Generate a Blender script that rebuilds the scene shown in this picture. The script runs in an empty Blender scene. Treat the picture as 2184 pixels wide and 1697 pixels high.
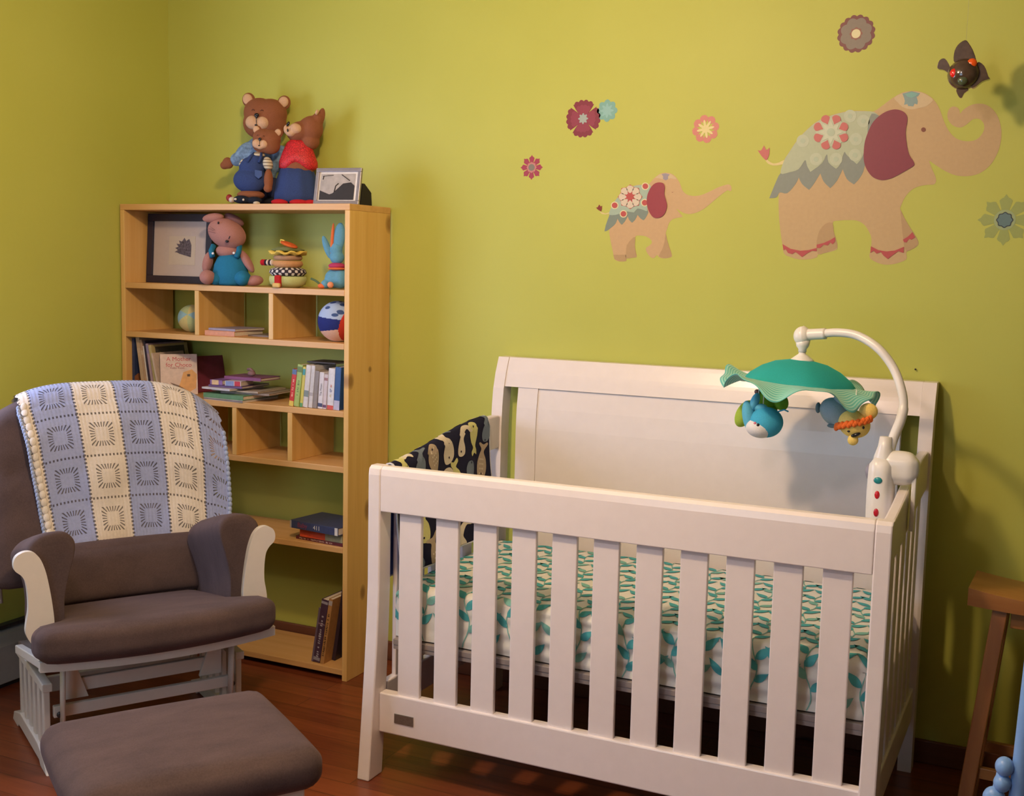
import bpy, bmesh, math, random
from math import sin, cos, pi, radians as R
from mathutils import Vector, Matrix, Euler
from mathutils.geometry import tessellate_polygon

random.seed(7)
S = bpy.context.scene
COL = S.collection

# ------------------------------------------------------------------ camera
CAM = Vector((1.7522, -2.7559, 1.4738))
YAW, PITCH, ROLL, F = 0.4434, -0.1132, 0.0231, 2487.44
fw = Vector((-sin(YAW)*cos(PITCH), cos(YAW)*cos(PITCH), sin(PITCH)))
r0 = Vector((cos(YAW), sin(YAW), 0)); u0 = r0.cross(fw)
rt = r0*cos(ROLL) + u0*sin(ROLL); up = -r0*sin(ROLL) + u0*cos(ROLL)
cd = bpy.data.cameras.new('camera'); cam = bpy.data.objects.new('camera', cd); COL.objects.link(cam)
cd.sensor_fit = 'HORIZONTAL'; cd.sensor_width = 36; cd.lens = F*36/2184
cd.clip_start = .05
M3 = Matrix((rt, up, -fw)).transposed().to_4x4(); M3.translation = CAM
cam.matrix_world = M3
S.camera = cam
S.view_settings.view_transform = 'Standard'
S.view_settings.look = 'None'
S.view_settings.gamma = 1
S.view_settings.use_curve_mapping = False
S.view_settings.exposure = 0.2

# ------------------------------------------------------------------ lights
w = bpy.data.worlds.new('dusk_sky'); S.world = w; w.use_nodes = True
w.node_tree.nodes['Background'].inputs[0].default_value = (.45, .62, 1, 1)
w.node_tree.nodes['Background'].inputs[1].default_value = .3
def lamp(name, kind, loc, power, col, size=None, size_y=None, rot=None, soft=None):
    d = bpy.data.lights.new(name, kind); d.energy = power; d.color = col
    if kind == 'AREA':
        d.shape = 'RECTANGLE' if size_y else 'DISK'; d.size = size
        if size_y: d.size_y = size_y
    if soft is not None: d.shadow_soft_size = soft
    o = bpy.data.objects.new(name, d); o.location = loc
    if rot: o.rotation_euler = rot
    COL.objects.link(o); return o
lamp('window_daylight', 'AREA', (-1.63, -.68, 1.48), 30, (.56, .66, 1), 1.15, 1.05, (0, R(-90), 0))
lamp('far_window_daylight', 'AREA', (.2, -3.70, 1.45), 18, (.55, .78, 1), 1.2, 1.3, (R(90), 0, 0))
lamp('fill_bulb', 'POINT', (.75, -2.0, 2.44), 28, (1, .74, .66), soft=.08)  # unseen fill light, added to brighten the crib front
lamp('ceiling_bulb', 'POINT', (.42, -.88, 2.34), 66, (1, .71, .42), soft=.07)

# ------------------------------------------------------------------ helpers
def ray(px, py):
    return fw + rt*((px-1092)/F) - up*((py-848.5)/F)
def at(px, py, Y):                      # a point of the place at depth y = Y
    d = ray(px, py); t = (Y-CAM.y)/d.y
    return CAM + d*t
WALL_Y = .875
def on_wall(px, py):
    p = at(px, py, WALL_Y); return (p.x, p.z)

def tag(o, label=None, cat=None, group=None, kind=None):
    if label: o['label'] = label
    if cat: o['category'] = cat
    if group: o['group'] = group
    if kind: o['kind'] = kind
    return o
def thing(name, label, cat, loc=(0, 0, 0), rz=0, group=None):
    o = bpy.data.objects.new(name, None); o.empty_display_size = .05
    o.location = loc; o.rotation_euler = (0, 0, rz); COL.objects.link(o)
    return tag(o, label, cat, group)

def cap(poly):
    """ear clipping of a simple outline"""
    n = len(poly); idx = list(range(n))
    ar = sum(poly[i-1][0]*poly[i][1]-poly[i][0]*poly[i-1][1] for i in range(n))
    if ar < 0: idx.reverse()
    cr = lambda o, a, b: (a[0]-o[0])*(b[1]-o[1])-(a[1]-o[1])*(b[0]-o[0])
    out = []; guard = 0
    while len(idx) > 3 and guard < 400000:
        m = len(idx); best = None
        for k in range(m):
            guard += 1
            i0, i1, i2 = idx[k-1], idx[k], idx[(k+1) % m]; a, b, c = poly[i0], poly[i1], poly[i2]
            if cr(a, b, c) <= 1e-14: continue
            ok = True
            for j in idx:
                if j in (i0, i1, i2): continue
                q = poly[j]
                if q == a or q == b or q == c: continue
                if cr(a, b, q) >= -1e-15 and cr(b, c, q) >= -1e-15 and cr(c, a, q) >= -1e-15: ok = False; break
            if ok: best = k; break
        if best is None:
            best = max(range(m), key=lambda k: cr(poly[idx[k-1]], poly[idx[k]], poly[idx[(k+1) % m]]))
            if abs(cr(poly[idx[best-1]], poly[idx[best]], poly[idx[(best+1) % m]])) < 1e-15 or True: pass
        out.append((idx[best-1], idx[best], idx[(best+1) % m])); idx.pop(best)
    out.append(tuple(idx)) 
    return [t[::-1] for t in out] if ar >= 0 else [t for t in out]
class MB:
    """collects shapes, then links them as one mesh object"""
    def __init__(s): s.v = []; s.f = []; s.m = []; s.sm = []; s.uv = {}
    def add(s, vs, fs, mi=0, smooth=False, M=None, uvs=None):
        b = len(s.v)
        for q in vs:
            q = Vector(q); s.v.append(M @ q if M is not None else q)
        for f in fs:
            if uvs is not None: s.uv[len(s.f)] = [uvs[i] for i in f]
            s.f.append([b+i for i in f]); s.m.append(mi); s.sm.append(smooth)
        return s
    def box(s, a, b, mi=0, M=None):
        x0, y0, z0 = a; x1, y1, z1 = b
        if x0 > x1: x0, x1 = x1, x0
        if y0 > y1: y0, y1 = y1, y0
        if z0 > z1: z0, z1 = z1, z0
        vs = [(x0,y0,z0),(x1,y0,z0),(x1,y1,z0),(x0,y1,z0),(x0,y0,z1),(x1,y0,z1),(x1,y1,z1),(x0,y1,z1)]
        return s.add(vs, [(0,3,2,1),(4,5,6,7),(0,1,5,4),(1,2,6,5),(2,3,7,6),(3,0,4,7)], mi, False, M)
    def prism(s, poly, h0, h1, axis='z', mi=0, M=None, smooth=False):
        """outline extruded; axis z: (x,y) outline; y: (x,z); x: (y,z)"""
        def mk(p, h):
            return {'z': (p[0], p[1], h), 'y': (p[0], h, p[1]), 'x': (h, p[0], p[1])}[axis]
        n = len(poly)
        vs = [mk(p, h0) for p in poly] + [mk(p, h1) for p in poly]
        tri = cap(poly)
        fs = [tuple(t) for t in tri] + [tuple(i+n for i in reversed(t)) for t in tri]
        fs += [(i, (i+1) % n, n+(i+1) % n, n+i) for i in range(n)]
        b = len(s.f)
        s.add(vs, fs, mi, False, M)
        if smooth:
            for k in range(b+len(tri)*2, len(s.f)): s.sm[k] = True
        return s
    def tube(s, pts, rad, seg=12, mi=0, M=None, caps=True, sq=1.0):
        pts = [Vector(p) for p in pts]; n = len(pts)
        rads = rad if isinstance(rad, (list, tuple)) else [rad]*n
        vs = []; fs = []
        t = (pts[1]-pts[0]).normalized()
        a = t.cross(Vector((0, 0, 1)));
        if a.length < .1: a = t.cross(Vector((1, 0, 0)))
        a.normalize()
        for i, p in enumerate(pts):
            if i == 0: t = pts[1]-pts[0]
            elif i == n-1: t = pts[-1]-pts[-2]
            else: t = pts[i+1]-pts[i-1]
            t.normalize(); a = (a - t*a.dot(t)).normalized(); b = t.cross(a)
            for k in range(seg):
                w_ = 2*pi*k/seg
                vs.append(p + a*(cos(w_)*rads[i]) + b*(sin(w_)*rads[i]*sq))
        for i in range(n-1):
            for k in range(seg):
                k2 = (k+1) % seg
                fs.append((i*seg+k, i*seg+k2, (i+1)*seg+k2, (i+1)*seg+k))
        if caps:
            fs.append(tuple(reversed(range(seg)))); fs.append(tuple(range((n-1)*seg, n*seg)))
        return s.add(vs, fs, mi, True, M)
    def lathe(s, prof, seg=32, mi=0, M=None, fr=None, fz=None):
        """profile [(r,z)] about z; fr(theta,r,z)->r, fz->z"""
        vs = []; fs = []; n = len(prof)
        for (r_, z_) in prof:
            for k in range(seg):
                th = 2*pi*k/seg
                rr = fr(th, r_, z_) if fr else r_
                zz = fz(th, r_, z_) if fz else z_
                vs.append((rr*cos(th), rr*sin(th), zz))
        for i in range(n-1):
            for k in range(seg):
                k2 = (k+1) % seg
                fs.append((i*seg+k, i*seg+k2, (i+1)*seg+k2, (i+1)*seg+k))
        if prof[0][0] > 1e-5: fs.append(tuple(reversed(range(seg))))
        if prof[-1][0] > 1e-5: fs.append(tuple(range((n-1)*seg, n*seg)))
        return s.add(vs, fs, mi, True, M)
    def ell(s, c, r, mi=0, seg=24, rings=16, rot=None, fn=None):
        """ellipsoid; fn(unit vector)->scale"""
        vs = []; fs = []
        Mx = Matrix.Translation(Vector(c))
        if rot: Mx = Mx @ Euler(rot).to_matrix().to_4x4()
        vs.append((0, 0, -1))
        for i in range(1, rings):
            ph = -pi/2 + pi*i/rings
            for k in range(seg):
                th = 2*pi*k/seg; vs.append((cos(ph)*cos(th), cos(ph)*sin(th), sin(ph)))
        vs.append((0, 0, 1))
        for k in range(seg): fs.append((0, 1+(k+1) % seg, 1+k))
        for i in range(rings-2):
            for k in range(seg):
                a = 1+i*seg; k2 = (k+1) % seg
                fs.append((a+k, a+k2, a+seg+k2, a+seg+k))
        l = len(vs)-1; a = 1+(rings-2)*seg
        for k in range(seg): fs.append((a+k, a+(k+1) % seg, l))
        vs2 = []
        for q in vs:
            q = Vector(q); k = fn(q) if fn else 1
            vs2.append((q.x*r[0]*k, q.y*r[1]*k, q.z*r[2]*k))
        return s.add(vs2, fs, mi, True, Mx)
    def cushion(s, c, half, rad, bulge=(0, 0, 0), n=14, mi=0, M=None, fn=None):
        """rounded, softly bulging box"""
        hx, hy, hz = half; rx = rad
        idx = {}; vs = []; fs = []
        def co(t): return sin(t*pi/2)*.35 + t*.65 if abs(t) < 1 else t
        g = [co(-1+2*i/n) for i in range(n+1)]
        def vid(i, j, k):
            key = (i, j, k)
            if key not in idx:
                p = Vector((g[i]*hx, g[j]*hy, g[k]*hz))
                q = Vector((max(-hx+rx, min(hx-rx, p.x)), max(-hy+rx, min(hy-rx, p.y)), max(-hz+rx, min(hz-rx, p.z))))
                d = p-q
                if d.length > 1e-9: p = q + d.normalized()*min(rx, max(abs(d.x), abs(d.y), abs(d.z)))
                x, y, z = g[i], g[j], g[k]
                p.x += bulge[0]*(1-y*y)*(1-z*z)*x
                p.y += bulge[1]*(1-x*x)*(1-z*z)*y
                p.z += bulge[2]*(1-x*x)*(1-y*y)*z
                if fn: p = Vector(fn(p))
                idx[key] = len(vs); vs.append(p + Vector(c))
            return idx[key]
        for a in range(n):
            for b in range(n):
                fs.append((vid(a,b,0), vid(a,b+1,0), vid(a+1,b+1,0), vid(a+1,b,0)))
                fs.append((vid(a,b,n), vid(a+1,b,n), vid(a+1,b+1,n), vid(a,b+1,n)))
                fs.append((vid(a,0,b), vid(a+1,0,b), vid(a+1,0,b+1), vid(a,0,b+1)))
                fs.append((vid(a,n,b), vid(a,n,b+1), vid(a+1,n,b+1), vid(a+1,n,b)))
                fs.append((vid(0,a,b), vid(0,a,b+1), vid(0,a+1,b+1), vid(0,a+1,b)))
                fs.append((vid(n,a,b), vid(n,a+1,b), vid(n,a+1,b+1), vid(n,a,b+1)))
        return s.add(vs, fs, mi, True, M)
    def grid(s, fn, u0, u1, nu, v0, v1, nv, mi=0, M=None, uv=True):
        vs = []; uvs = []; fs = []
        for j in range(nv+1):
            for i in range(nu+1):
                u = u0+(u1-u0)*i/nu; v = v0+(v1-v0)*j/nv
                vs.append(fn(u, v)); uvs.append((u, v))
        for j in range(nv):
            for i in range(nu):
                a = j*(nu+1)+i; fs.append((a, a+1, a+nu+2, a+nu+1))
        return s.add(vs, fs, mi, True, M, uvs if uv else None)
    def build(s, name, mats, parent=None, bevel=0, seg=2, solid=0, sub=0, label=None, off=-1):
        me = bpy.data.meshes.new(name); me.from_pydata([tuple(q) for q in s.v], [], s.f)
        if not isinstance(mats, (list, tuple)): mats = [mats]
        for m_ in mats: me.materials.append(m_)
        for p, mi, sm in zip(me.polygons, s.m, s.sm): p.material_index = mi; p.use_smooth = sm
        if s.uv:
            L = me.uv_layers.new(name='UVMap')
            for fi, us in s.uv.items():
                for li, q in zip(me.polygons[fi].loop_indices, us): L.data[li].uv = q
        me.update()
        o = bpy.data.objects.new(name, me); COL.objects.link(o)
        if parent: o.parent = parent
        if bevel:
            b = o.modifiers.new('bevel', 'BEVEL'); b.width = bevel; b.segments = seg; b.limit_method = 'ANGLE'; b.angle_limit = R(50); b.harden_normals = False
        if solid:
            b = o.modifiers.new('solid', 'SOLIDIFY'); b.thickness = solid; b.offset = off
        if sub:
            b = o.modifiers.new('sub', 'SUBSURF'); b.levels = sub; b.render_levels = sub
        if label: o['label'] = label
        return o

def T(x=0, y=0, z=0): return Matrix.Translation((x, y, z))
def RX(a): return Matrix.Rotation(a, 4, 'X')
def RY(a): return Matrix.Rotation(a, 4, 'Y')
def RZ(a): return Matrix.Rotation(a, 4, 'Z')

def smooth_loop(P, n=5):
    """closed Catmull-Rom through the outline points; corners kept with a repeated point"""
    out = []; m = len(P)
    for i in range(m):
        p0, p1, p2, p3 = P[i-1], P[i], P[(i+1) % m], P[(i+2) % m]
        if p1 == p2: continue
        for k in range(n):
            t = k/n
            out.append(tuple(.5*((2*p1[a]) + (-p0[a]+p2[a])*t + (2*p0[a]-5*p1[a]+4*p2[a]-p3[a])*t*t + (-p0[a]+3*p1[a]-3*p2[a]+p3[a])*t**3) for a in (0, 1)))
    return out
def smooth_path(P, n=6):
    P = [Vector(p) for p in P]; out = []
    Q = [P[0]*2-P[1]] + P + [P[-1]*2-P[-2]]
    for i in range(1, len(Q)-2):
        p0, p1, p2, p3 = Q[i-1], Q[i], Q[i+1], Q[i+2]
        for k in range(n):
            t = k/n
            out.append(.5*((2*p1) + (-p0+p2)*t + (2*p0-5*p1+4*p2-p3)*t*t + (-p0+3*p1-3*p2+p3)*t**3))
    out.append(P[-1]); return out

def text_into(mb, body, size, M, mi=0, thick=.0003, align='CENTER'):
    """lettering as real flat geometry; lies in local xy, faces +z"""
    c = bpy.data.curves.new('t', 'FONT'); c.body = body; c.size = size; c.align_x = align; c.align_y = 'CENTER'; c.extrude = thick
    o = bpy.data.objects.new('t', c); COL.objects.link(o)
    me = bpy.data.meshes.new_from_object(o)
    mb.add([v.co.copy() for v in me.vertices], [list(p.vertices) for p in me.polygons], mi, False, M)
    bpy.data.objects.remove(o); bpy.data.curves.remove(c); bpy.data.meshes.remove(me)

# ------------------------------------------------------------------ materials
MC = {}
class N:
    """tiny node-maths helper"""
    def __init__(s, nt, sock): s.nt = nt; s.s = sock
    def _op(s, op, o=None, c=None):
        n = s.nt.nodes.new('ShaderNodeMath'); n.operation = op
        s.nt.links.new(s.s, n.inputs[0])
        for i, q in ((1, o), (2, c)):
            if q is None: continue
            if isinstance(q, N): s.nt.links.new(q.s, n.inputs[i])
            else: n.inputs[i].default_value = q
        return N(s.nt, n.outputs[0])
    def __add__(s, o): return s._op('ADD', o)
    def __sub__(s, o): return s._op('SUBTRACT', o)
    def __mul__(s, o): return s._op('MULTIPLY', o)
    def __truediv__(s, o): return s._op('DIVIDE', o)
    def lt(s, o): return s._op('LESS_THAN', o)
    def gt(s, o): return s._op('GREATER_THAN', o)
    def floor(s): return s._op('FLOOR')
    def fract(s): return s._op('FRACT')
    def abs(s): return s._op('ABSOLUTE')
    def sin(s): return s._op('SINE')
    def max(s, o): return s._op('MAXIMUM', o)
    def min(s, o): return s._op('MINIMUM', o)
    def mod(s, o): return s._op('FLOORED_MODULO', o)
    def atan2(s, o): return s._op('ARCTAN2', o)

def new_mat(name):
    m = bpy.data.materials.new(name); m.use_nodes = True
    nt = m.node_tree; b = nt.nodes['Principled BSDF']; return m, nt, b
def link(nt, a, b): nt.links.new(a, b)
def coords(nt, kind='Object', scale=(1, 1, 1)):
    tc = nt.nodes.new('ShaderNodeTexCoord'); mp = nt.nodes.new('ShaderNodeMapping')
    mp.inputs['Scale'].default_value = scale; link(nt, tc.outputs[kind], mp.inputs[0]); return mp.outputs[0]
def noise(nt, vec, scale, detail=3, rough=.5):
    n = nt.nodes.new('ShaderNodeTexNoise'); n.inputs['Scale'].default_value = scale
    n.inputs['Detail'].default_value = detail; n.inputs['Roughness'].default_value = rough
    link(nt, vec, n.inputs['Vector']); return n.outputs['Fac']
def ramp(nt, fac, stops):
    r = nt.nodes.new('ShaderNodeValToRGB'); e = r.color_ramp.elements
    while len(e) < len(stops): e.new(.5)
    for q, (p, c) in zip(e, stops): q.position = p; q.color = (*c, 1)
    link(nt, fac, r.inputs[0]); return r.outputs[0]
def bump(nt, b, h, strength=.2, dist=.002):
    n = nt.nodes.new('ShaderNodeBump'); n.inputs['Strength'].default_value = strength; n.inputs['Distance'].default_value = dist
    link(nt, h, n.inputs['Height']); link(nt, n.outputs[0], b.inputs['Normal'])
def mixc(nt, fac, a, c):
    n = nt.nodes.new('ShaderNodeMix'); n.data_type = 'RGBA'
    link(nt, fac.s if isinstance(fac, N) else fac, n.inputs[0])
    for s_, q in ((n.inputs[6], a), (n.inputs[7], c)):
        if isinstance(q, tuple): s_.default_value = (*q, 1)
        else: link(nt, q, s_)
    return n.outputs[2]
def plain(name, col, rough=.5, var=.06, ns=60, bs=0, bd=.001, sheen=0, spec=None, metal=0, coat=0):
    """procedural: base colour with slight noise variation and a little relief"""
    if name in MC: return MC[name]
    m, nt, b = new_mat(name)
    v = coords(nt)
    f = noise(nt, v, ns)
    c1 = tuple(max(0, x*(1-var)) for x in col); c2 = tuple(min(1, x*(1+var)) for x in col)
    link(nt, ramp(nt, f, [(.3, c1), (.7, c2)]), b.inputs['Base Color'])
    b.inputs['Roughness'].default_value = rough; b.inputs['Metallic'].default_value = metal
    if bs: bump(nt, b, f, bs, bd)
    if sheen:
        b.inputs['Sheen Weight'].default_value = sheen; b.inputs['Sheen Roughness'].default_value = .4
        b.inputs['Sheen Tint'].default_value = (*[min(1, x*2) for x in col], 1)
    if spec is not None: b.inputs['Specular IOR Level'].default_value = spec
    if coat: b.inputs['Coat Weight'].default_value = coat; b.inputs['Coat Roughness'].default_value = .15
    MC[name] = m; return m
def fabric(name, col, rough=.9, sheen=.3, ns=400, bs=.35, var=.08): return plain(name, col, rough, var, ns, bs, .0008, sheen, .2)
def wood(name, c1, c2, c3, axis='z', rough=.45, scale=1.0):
    """grain stretched along an axis, with a few knots"""
    if name in MC: return MC[name]
    m, nt, b = new_mat(name)
    sc = {'x': (.7, 14, 14), 'y': (14, .7, 14), 'z': (14, 14, .7)}[axis]
    v = coords(nt, 'Object', tuple(q*scale for q in sc))
    n1 = noise(nt, v, 1.6, 6, .6)
    base = ramp(nt, n1, [(.25, c1), (.5, c2), (.75, c3)])
    ks = {'x': (2.2, 6.5, 6.5), 'y': (6.5, 2.2, 6.5), 'z': (6.5, 6.5, 2.2)}[axis]
    kv = coords(nt, 'Object', ks)
    vo = nt.nodes.new('ShaderNodeTexVoronoi'); vo.inputs['Scale'].default_value = 1.1; link(nt, kv, vo.inputs['Vector'])
    kn = ramp(nt, vo.outputs['Distance'], [(.07, (1, 1, 1)), (.12, (0, 0, 0))])
    dark = tuple(x*.38 for x in c1)
    link(nt, mixc(nt, kn, base, dark), b.inputs['Base Color'])
    b.inputs['Roughness'].default_value = rough
    bump(nt, b, n1, .08, .001)
    MC[name] = m; return m

white_paint = plain('white_paint', (.83, .755, .735), .32, .015, 30, .03, .0005, coat=.2)
white_plastic = plain('white_plastic', (.80, .77, .73), .3, .01, 20)
pineX = wood('pine_x', (.56, .29, .085), (.66, .37, .13), (.72, .43, .17), 'x')
pineY = wood('pine_y', (.56, .29, .085), (.66, .37, .13), (.72, .43, .17), 'y')
pineZ = wood('pine_z', (.62, .34, .09), (.72, .43, .13), (.78, .50, .18), 'z')
# ================================================================== the room
X0, X1, Y0, Y1, ZC = -1.49, 2.75, -3.6, WALL_Y, 2.58
def wall_mat():
    m, nt, b = new_mat('lime_green_wall_paint')
    v = coords(nt)
    f = noise(nt, v, 2.2, 3)
    link(nt, ramp(nt, f, [(.3, (.49, .505, .088)), (.7, (.52, .535, .102))]), b.inputs['Base Color'])
    b.inputs['Roughness'].default_value = .55
    b.inputs['Specular IOR Level'].default_value = .4
    bump(nt, b, noise(nt, v, 260, 2), .12, .0008)
    return m
WM = wall_mat()
mb = MB(); mb.box((X0-.1, Y1, 0), (X1+.1, Y1+.1, ZC)); tag(mb.build('wall_back', WM), kind='structure')
# left wall with the window opening
WY0, WY1, WZ0, WZ1 = -1.30, -.06, .94, 2.04
mb = MB()
mb.box((X0-.1, Y0, 0), (X0, WY0, ZC)); mb.box((X0-.1, WY1, 0), (X0, Y1, ZC))
mb.box((X0-.1, WY0, 0), (X0, WY1, WZ0)); mb.box((X0-.1, WY0, WZ1), (X0, WY1, ZC))
tag(mb.build('wall_left', WM), kind='structure')
WD = plain('bounce_cut_dark_wall', (.13, .12, .05), .6, .04, 3)  # unseen walls set darker than the green paint to cut bounce light
mb = MB(); mb.box((X1, Y0, 0), (X1+.1, Y1, ZC)); tag(mb.build('wall_right', WD), kind='structure')
FX0, FX1, FZ0, FZ1 = -.45, .85, .8, 2.1
mb = MB(); mb.box((X0-.1, Y0-.1, 0), (FX0, Y0, ZC)).box((FX1, Y0-.1, 0), (X1+.1, Y0, ZC)).box((FX0, Y0-.1, 0), (FX1, Y0, FZ0)).box((FX0, Y0-.1, FZ1), (FX1, Y0, ZC)); tag(mb.build('wall_front', WD), kind='structure')
ceil = plain('ceiling_paint', (.45, .42, .36), .8, .02, 40, .1)
mb = MB(); mb.box((X0-.1, Y0-.1, ZC), (X1+.1, Y1+.1, ZC+.1)); tag(mb.build('ceiling', ceil), kind='structure')

def floor_mat():
    m, nt, b = new_mat('red_brown_floor_boards')
    tc = nt.nodes.new('ShaderNodeTexCoord')
    br = nt.nodes.new('ShaderNodeTexBrick'); link(nt, tc.outputs['Object'], br.inputs['Vector'])
    br.inputs['Scale'].default_value = 1; br.inputs['Brick Width'].default_value = 1.3; br.inputs['Row Height'].default_value = .082
    br.inputs['Mortar Size'].default_value = .0012; br.offset = .37
    br.inputs['Color1'].default_value = (.17, .042, .016, 1); br.inputs['Color2'].default_value = (.26, .070, .024, 1)
    br.inputs['Mortar'].default_value = (.07, .02, .01, 1)
    v = coords(nt, 'Object', (1.2, 22, 1)); g = noise(nt, v, 2.0, 6, .65)
    mx = nt.nodes.new('ShaderNodeMix'); mx.data_type = 'RGBA'; mx.blend_type = 'MULTIPLY'; mx.inputs[0].default_value = .8
    link(nt, br.outputs[0], mx.inputs[6]); link(nt, ramp(nt, g, [(.3, (.6, .52, .48)), (.7, (1.15, 1.1, 1.05))]), mx.inputs[7])
    link(nt, mx.outputs[2], b.inputs['Base Color']); b.inputs['Roughness'].default_value = .33
    bump(nt, b, g, .05, .001)
    return m
mb = MB(); mb.box((X0-.1, Y0-.1, -.1), (X1+.1, Y1+.1, 0)); tag(mb.build('floor', floor_mat()), kind='structure')
bb = wood('dark_baseboard_wood', (.10, .035, .018), (.14, .05, .025), (.17, .06, .03), 'x', .4)
def board(name, a, b):
    mb = MB(); mb.box(a, b); tag(mb.build(name, bb, bevel=.004), kind='structure')
board('baseboard_back', (X0, Y1-.014, 0), (X1, Y1, .072))
board('baseboard_right', (X1-.014, Y0, 0), (X1, Y1-.014, .072))
board('baseboard_front', (X0, Y0, 0), (X1-.014, Y0+.014, .072))
# window in the left wall
wn = thing('window_1', 'white framed window in the left wall', 'window'); del wn['label']; del wn['category']; tag(wn, kind='structure')
mb = MB(); f = .05
mb.box((X0-.10, WY0, WZ0), (X0-.04, WY1, WZ0+f)).box((X0-.10, WY0, WZ1-f), (X0-.04, WY1, WZ1))
mb.box((X0-.10, WY0, WZ0+f), (X0-.04, WY0+f, WZ1-f)).box((X0-.10, WY1-f, WZ0+f), (X0-.04, WY1, WZ1-f))
mb.box((X0-.09, WY0+f, 1.47), (X0-.05, WY1-f, 1.51))
mb.build('window_frame', white_paint, wn, bevel=.004)
mb = MB(); mb.box((X0-.04, WY0-.03, WZ0-.03), (X0+.035, WY1+.03, WZ0)); mb.build('window_sill', white_paint, wn, bevel=.004)
gm, gnt, gb = new_mat('clear_glass'); gb.inputs['Transmission Weight'].default_value = 1; gb.inputs['Roughness'].default_value = 0; gb.inputs['IOR'].default_value = 1.02
tr = gnt.nodes.new('ShaderNodeBsdfTransparent'); mxs = gnt.nodes.new('ShaderNodeMixShader'); mxs.inputs[0].default_value = .9
link(gnt, gb.outputs[0], mxs.inputs[1]); link(gnt, tr.outputs[0], mxs.inputs[2]); link(gnt, mxs.outputs[0], gnt.nodes['Material Output'].inputs[0])
mb = MB(); mb.box((X0-.072, WY0+f, WZ0+f), (X0-.068, WY1-f, 1.47)).box((X0-.072, WY0+f, 1.51), (X0-.068, WY1-f, WZ1-f)); mb.build('pane', gm, wn)
wn2 = thing('window_2', 'x', 'x'); del wn2['label']; del wn2['category']; tag(wn2, kind='structure')
mb = MB(); mb.box((FX0, Y0-.10, FZ0), (FX1, Y0-.04, FZ0+f)).box((FX0, Y0-.10, FZ1-f), (FX1, Y0-.04, FZ1)).box((FX0, Y0-.10, FZ0+f), (FX0+f, Y0-.04, FZ1-f)).box((FX1-f, Y0-.10, FZ0+f), (FX1, Y0-.04, FZ1-f))
mb.build('window_frame', white_paint, wn2, bevel=.004)
mb = MB(); mb.box((FX0+f, Y0-.072, FZ0+f), (FX1-f, Y0-.068, FZ1-f)); mb.build('pane', gm, wn2)
# ceiling lamp of the room: open shade around the bulb
cl = thing('ceiling_lamp', 'round ceiling lamp hanging over the middle of the nursery floor', 'lamp', (.42, -.88, 2.58))
mb = MB(); mb.lathe([(.07, -.001), (.07, -.02), (.03, -.035), (.012, -.04), (.012, -.12), (.02, -.13), (.02, -.155), (0, -.155)], 24); mb.build('ceiling_rose', white_plastic, cl)

fl = thing('ceiling_lamp', 'unseen second ceiling lamp added for fill light, nearer to the far window', 'lamp', (.75, -2.0, 2.58))  # added body for the fill bulb, out of view
mb = MB(); mb.lathe([(.07, -.001), (.07, -.02), (.03, -.035), (.012, -.04), (.012, -.07), (.02, -.08), (.02, -.095), (0, -.095)], 24); mb.build('ceiling_rose', white_plastic, fl)

# baseboard heater on the left wall
ht = thing('baseboard_heater', 'long grey metal baseboard heater along the left wall behind the glider chair', 'heater', (X0, -.6, 0))
hm = plain('heater_enamel', (.36, .36, .34), .4, .03, 30)
mb = MB(); mb.prism([(.001, .02), (.060, .02), (.062, .15), (.045, .185), (.001, .20)], -1.5, 1.12, 'y'); mb.build('casing', hm, ht, bevel=.003)
mb = MB(); mb.box((.002, -1.5, .2005), (.03, 1.12, .212)); mb.build('top_slot_shade', plain('gap_shade', (.03, .03, .035), .5), ht)  # solid dark strip painted in for the shadow gap along the top
mb = MB(); mb.box((.001, -1.5, 0), (.04, 1.12, .0195)); mb.build('toe_gap_shade', plain('gap_shade', (.03, .03, .035), .5), ht)  # dark block stands for the shade in the gap at the floor

# ================================================================== bookcase
BX, BY, BW, BD, BH = -1.482, .5945, 1.022, .262, 1.668
bc = thing('bookcase', 'tall open-backed pine bookcase against the green wall beside the crib', 'bookcase', (BX, BY, 0))
t = .02
def bpart(name, a, b, m):
    mb = MB(); c = [(a[i]+b[i])/2 for i in range(3)]
    mb.box([a[i]-c[i] for i in range(3)], [b[i]-c[i] for i in range(3)])
    o = mb.build(name, m, bc, bevel=.0015); o.location = c; return o
bpart('side_panel', (0, 0, 0), (t, BD, BH-.022), pineZ)
def knotted(name, base, knots):
    m = base.copy(); m.name = name; nt = m.node_tree; b = nt.nodes['Principled BSDF']
    src = b.inputs['Base Color'].links[0].from_socket
    tc = nt.nodes.new('ShaderNodeTexCoord'); sp = nt.nodes.new('ShaderNodeSeparateXYZ'); link(nt, tc.outputs['Object'], sp.inputs[0])
    y_, z_ = N(nt, sp.outputs[1]), N(nt, sp.outputs[2]); tot = None
    for ky, kz, ry_, rz_ in knots:
        a = ((y_-ky)/ry_); c = ((z_-kz)/rz_); d = a*a + c*c; k = ((d*-1)+1.15).max(0.0).min(1.0)
        tot = k if tot is None else tot.max(k)
    link(nt, mixc(nt, tot*.75, src, (.20, .075, .02)), b.inputs['Base Color']); return m
ZH = (BH-.022)/2; YH = BD/2
bpart('side_panel', (BW-t, 0, 0), (BW, BD, BH-.022), knotted('pine_knotty', pineZ, [(.012-YH, 1.065-ZH, .022, .030), (.135-YH, 1.098-ZH, .012, .012), (.125-YH, .595-ZH, .020, .040), (BD-.006-YH, 1.61-ZH, .030, .036), (.10-YH, .30-ZH, .018, .03)]))
bpart('top_board', (0, 0, BH-.022), (BW, BD, BH), pineX)
SH = [1.377, 1.194, .960, .766, .481, .041]
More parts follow.
